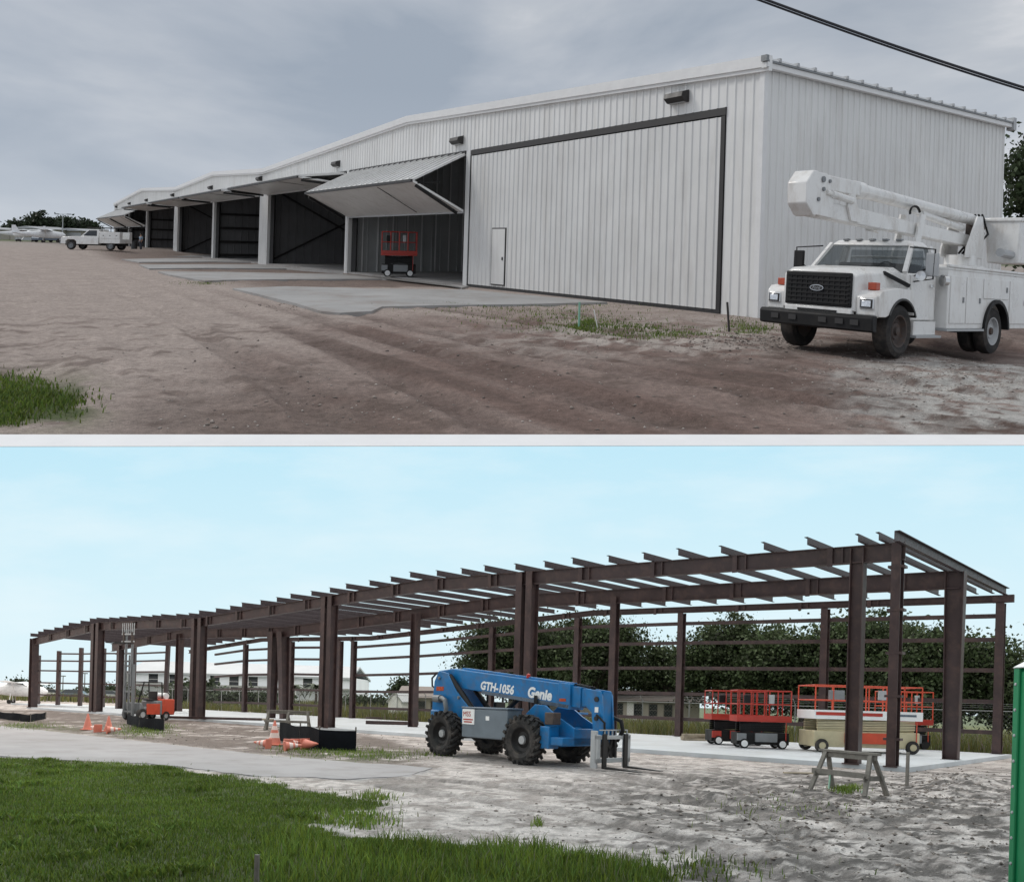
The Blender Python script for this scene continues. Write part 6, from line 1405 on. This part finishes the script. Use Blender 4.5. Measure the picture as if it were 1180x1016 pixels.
Yb = 128; a = L.at(152, 810, Yb); b = L.at(404, 810, Yb); wd = b[0]-a[0]; ze = L.z(280, 777, Yb); zr = L.z(280, 766, Yb+5)
wb = Thing(L, 'far_building', 'long white two storey building with small dark windows far behind the steel frame', 'building', a[0], Yb, 0, 0)
mb = MB(); mb.box(0, wd, 0, 16, 0, ze); wl = wb.part(mb, 'wall', M['bldg'])
mb = MB(); mb.prism([(-.6,ze),(6,zr+.3),(16.6,ze),(16.6,ze-.3),(6,zr),(-.6,ze-.3)], 'x', -.8, wd+.2); wb.part(mb, 'roof', M['roofg'])
windows(wb, [(u-152)/252*wd for u in (176, 200, 247, 269, 291, 333, 354, 380)], L.z(270, 785, Yb), 1.5, 2.3, 0, wl)
mb = MB(); mb.box(-2.2, 0, 1, 15, 0, ze-.4); wb.part(mb, 'porch_wall', M['lgrey'])
mb = MB(); mb.box(.5, wd, -1.6, -.02, 2.6, 2.85); aw = wb.part(mb, 'awning', M['lgrey'])
for u in np.arange(0.5, wd, 5.2):
    mb = MB(); mb.box(u, u+.14, -1.55, -1.41, 0, 2.6); wb.part(mb, 'porch_post', M['white'], aw)

# ------------------------------------------------------------------ trees of the lower site
gT = 'large oaks behind the house'
def oak(uc, vtop, Y, rx, label, nb=9, nl=26000, vbase=800, size=.27, seed=0):
    X, _, zt = L.at(uc, vtop, Y); zb = L.z(uc, vbase, Y); r = np.random.default_rng(seed); bl = []
    H = zt - zb
    for k in range(nb):
        fx = -1 + 2*(k+.5)/nb; hh = math.sqrt(max(.15, 1-(fx*.9)**2))
        rz = H*.30*r.uniform(.6, 1.3)
        bl.append((fx*rx*.85, r.uniform(-1.5, 2.5), zt - rz*1.05 - (1-hh)*H*.55*r.uniform(.7,1.2) - H*.14*r.uniform(0,1), rx*.32*r.uniform(.8,1.3), rx*.3, rz))
        bl.append((fx*rx*.8 + r.uniform(-1,1), r.uniform(-2, 3), zb + H*.26*r.uniform(.7,1.3), rx*.28, rx*.3, H*.22))
    bl.append((r.uniform(-.3,.3)*rx, 1, zb+H*.5, rx*.6, rx*.4, H*.3))
    return tree(L, X, Y, 0, bl, int(nl/75), nl, size, M['leaf_oak'], label, trunk=.5, group=None, spread=.62, limbs=12, tone=(.3, 1.9), name='oak_tree')
oak(604, 706, 72, 5.6, 'spreading dark oak rising behind the telehandler boom', 8, 50000, 798, seed=1)
oak(688, 704, 76, 4.6, 'broad oak standing behind the low tan house', 8, 50000, 798, seed=2)
oak(772, 738, 78, 3.8, 'lower oak filling the gap between the oak over the house and the rounded oak', 5, 14000, 802, seed=9)
oak(850, 710, 70, 5.0, 'rounded oak behind the red scissor lifts', 8, 50000, 806, seed=3)
oak(930, 706, 66, 5.8, 'bushy oak behind the tan scissor lift', 7, 48000, 826, seed=4)
oak(1015, 696, 64, 5.4, 'tallest oak, showing through the corner of the steel frame', 8, 50000, 828, seed=5)
oak(1105, 714, 60, 5.6, 'low dark oak at the end of the row beyond the last back column', 8, 46000, 832, seed=6)
oak(1200, 745, 58, 4.0, 'dark oak past the portable toilet at the fence', 7, 12000, 835, seed=7)
x, _, z = L.at(848, 703, 70)
tree(L, x, 70, 0, [(0,0,z-1.0,.8,.8,1.4), (.2,0,z-3,1.3,1.2,1.6)], 40, 3000, .3, M['leaf_oak'], 'slim tree top rising above the rounded oak', trunk=.2, limbs=3, name='slim_tree')
def palm(u, v0, vt, Y, label, n=13):
    X, _, z1 = L.at(u, vt, Y); t = Thing(L, 'palm_tree', label, 'palm tree', X, Y, 0, 0, 'small palms before the far building')
    mb = MB(); mb.tube([(0,0,0),(.1,0,z1*.5),(0,0,z1-.3)], [.22,.16,.14], 8); t.part(mb, 'trunk', M['bark'])
    for k in range(n):
        A = 2*math.pi*k/n + .3*math.sin(k*3); ln = 1.9; up = .75 + .5*math.sin(k*2.3); mb = MB(); pr = None
        for j in range(7):
            f_ = j/6; p = np.array((math.cos(A)*ln*f_, math.sin(A)*ln*f_, z1-.3 + up*f_*1.4 - 1.9*f_*f_)); w = .24*math.sin(math.pi*min(1, f_*.9+.1)); s_ = np.array((-math.sin(A), math.cos(A), 0))*w
            r_ = (p+s_+np.array((0,0,-.12)), p, p-s_+np.array((0,0,-.12)))
            if pr: mb.add([pr[0],pr[1],pr[2],r_[0],r_[1],r_[2]], [(0,1,4,3),(1,2,5,4)])
            pr = r_
        t.part(mb, 'frond', M['frond'])
M['frond'] = mat('palm_frond', (.045,.06,.035), .6)
palm(338, 812, 788, 100, 'small palm before the far building, near the tapered column pair'); palm(364, 812, 788, 100, 'small palm before the far building, beside the thick front column')
for i, (u, vt, vb, Yd, w_, lab) in enumerate(((226, 786, 806, 95, 3.4, 'dark rounded bush before the far white building'), (30, 782, 803, 150, 5, 'dark tree over the distant parked aircraft'), (105, 792, 804, 170, 5, 'low tree beyond the parked cars behind the low steel wall'), (136, 790, 808, 120, 4, 'dark tree at the gable end of the far white building'), (275, 800, 814, 92, 4.6, 'low hedge clump between bush and steel column before the far building'), (300, 800, 815, 92, 4.2, 'reddish low hedge clump before the far building'), (425, 803, 818, 105, 6, 'low scrub beyond the fence beside the white shed'), (462, 783, 806, 160, 2.6, 'thin tree rising above the white shed'))):
    x, _, z1 = L.at(u, vt, Yd); zb = L.z(u, vb, Yd); H = z1-zb
    tree(L, x, Yd, 0, [(0,0,zb+H*.6,w_*.5,1.5,H*.38), (w_*.45,0,zb+H*.4,w_*.4,1.5,H*.34), (-w_*.45,0,zb+H*.38,w_*.4,1.5,H*.34)], 60, 3000, .45, M['leaf_far'], lab, name='bush' if vb > 805 else 'broadleaf_tree', cat='bush' if vb > 805 else 'tree', trunk=.18, limbs=3)
# far scrub line
n = 26000; u_ = RNG.uniform(-100, 480, n)
def strip_pts():
    Yd = RNG.uniform(95, 190, n); X = (u_-590)/F*Yd; return np.stack([X, Yd], 1)
blades('far_field_grass', L, strip_pts(), .9, .12, M['blade_dry'], hL, .5, tint=(.5, 1.2))
# poles, aircraft and cars in the distance at the left
for u, vt, vb, Yd, lab in ((136, 754, 812, 105, 'slim lamp post between the low steel wall columns'), (72, 779, 806, 150, 'short lamp post with a flat head far behind the end columns'), (476, 770, 815, 110, 'distant utility pole beside the white shed'), (97, 776, 806, 140, 'thin distant pole over the parked cars')):
    X, _, z0 = L.at(u, vb, Yd); z1 = L.z(u, vt, Yd); t = Thing(L, 'lamp_post', lab, 'lamp post', X, Yd, 0); mb = MB(); mb.tube([(0,0,0),(0,0,z1)], [.12,.08], 7); t.part(mb, 'pole', M['grey'])
    mb = MB(); mb.box(-.45, .45, -.15, .15, z1-.02, z1+.16); t.part(mb, 'lamp_head', M['grey'])
Xp, Yp = L.at(14, 816, 78)[:2]; aeroplane(L, Xp, 78, 0, .4, 'white light aircraft at the far end of the steel frame, nose toward the field')
Xp, Yp = L.at(30, 808, 110)[:2]; aeroplane(L, Xp-3, 112, 0, 2.7, 'white light aircraft parked behind the first one beyond the end column')
for u, Yd, yw, lab, m_ in ((60, 118, .2, 'white car parked beyond the low steel wall nearest the aircraft', M['plane']), (88, 112, .1, 'dark blue car parked beyond the low steel wall', M['carblue']), (112, 122, -.1, 'white car parked beyond the low steel wall next to the lamp post', M['plane']), (128, 116, .1, 'grey car parked by the gable of the far white building', M['lgrey'])):
    X = L.at(u, 812, Yd)[0]; car(L, X, Yd, 0, yw, lab, m_, 'cars parked far behind the steel frame')
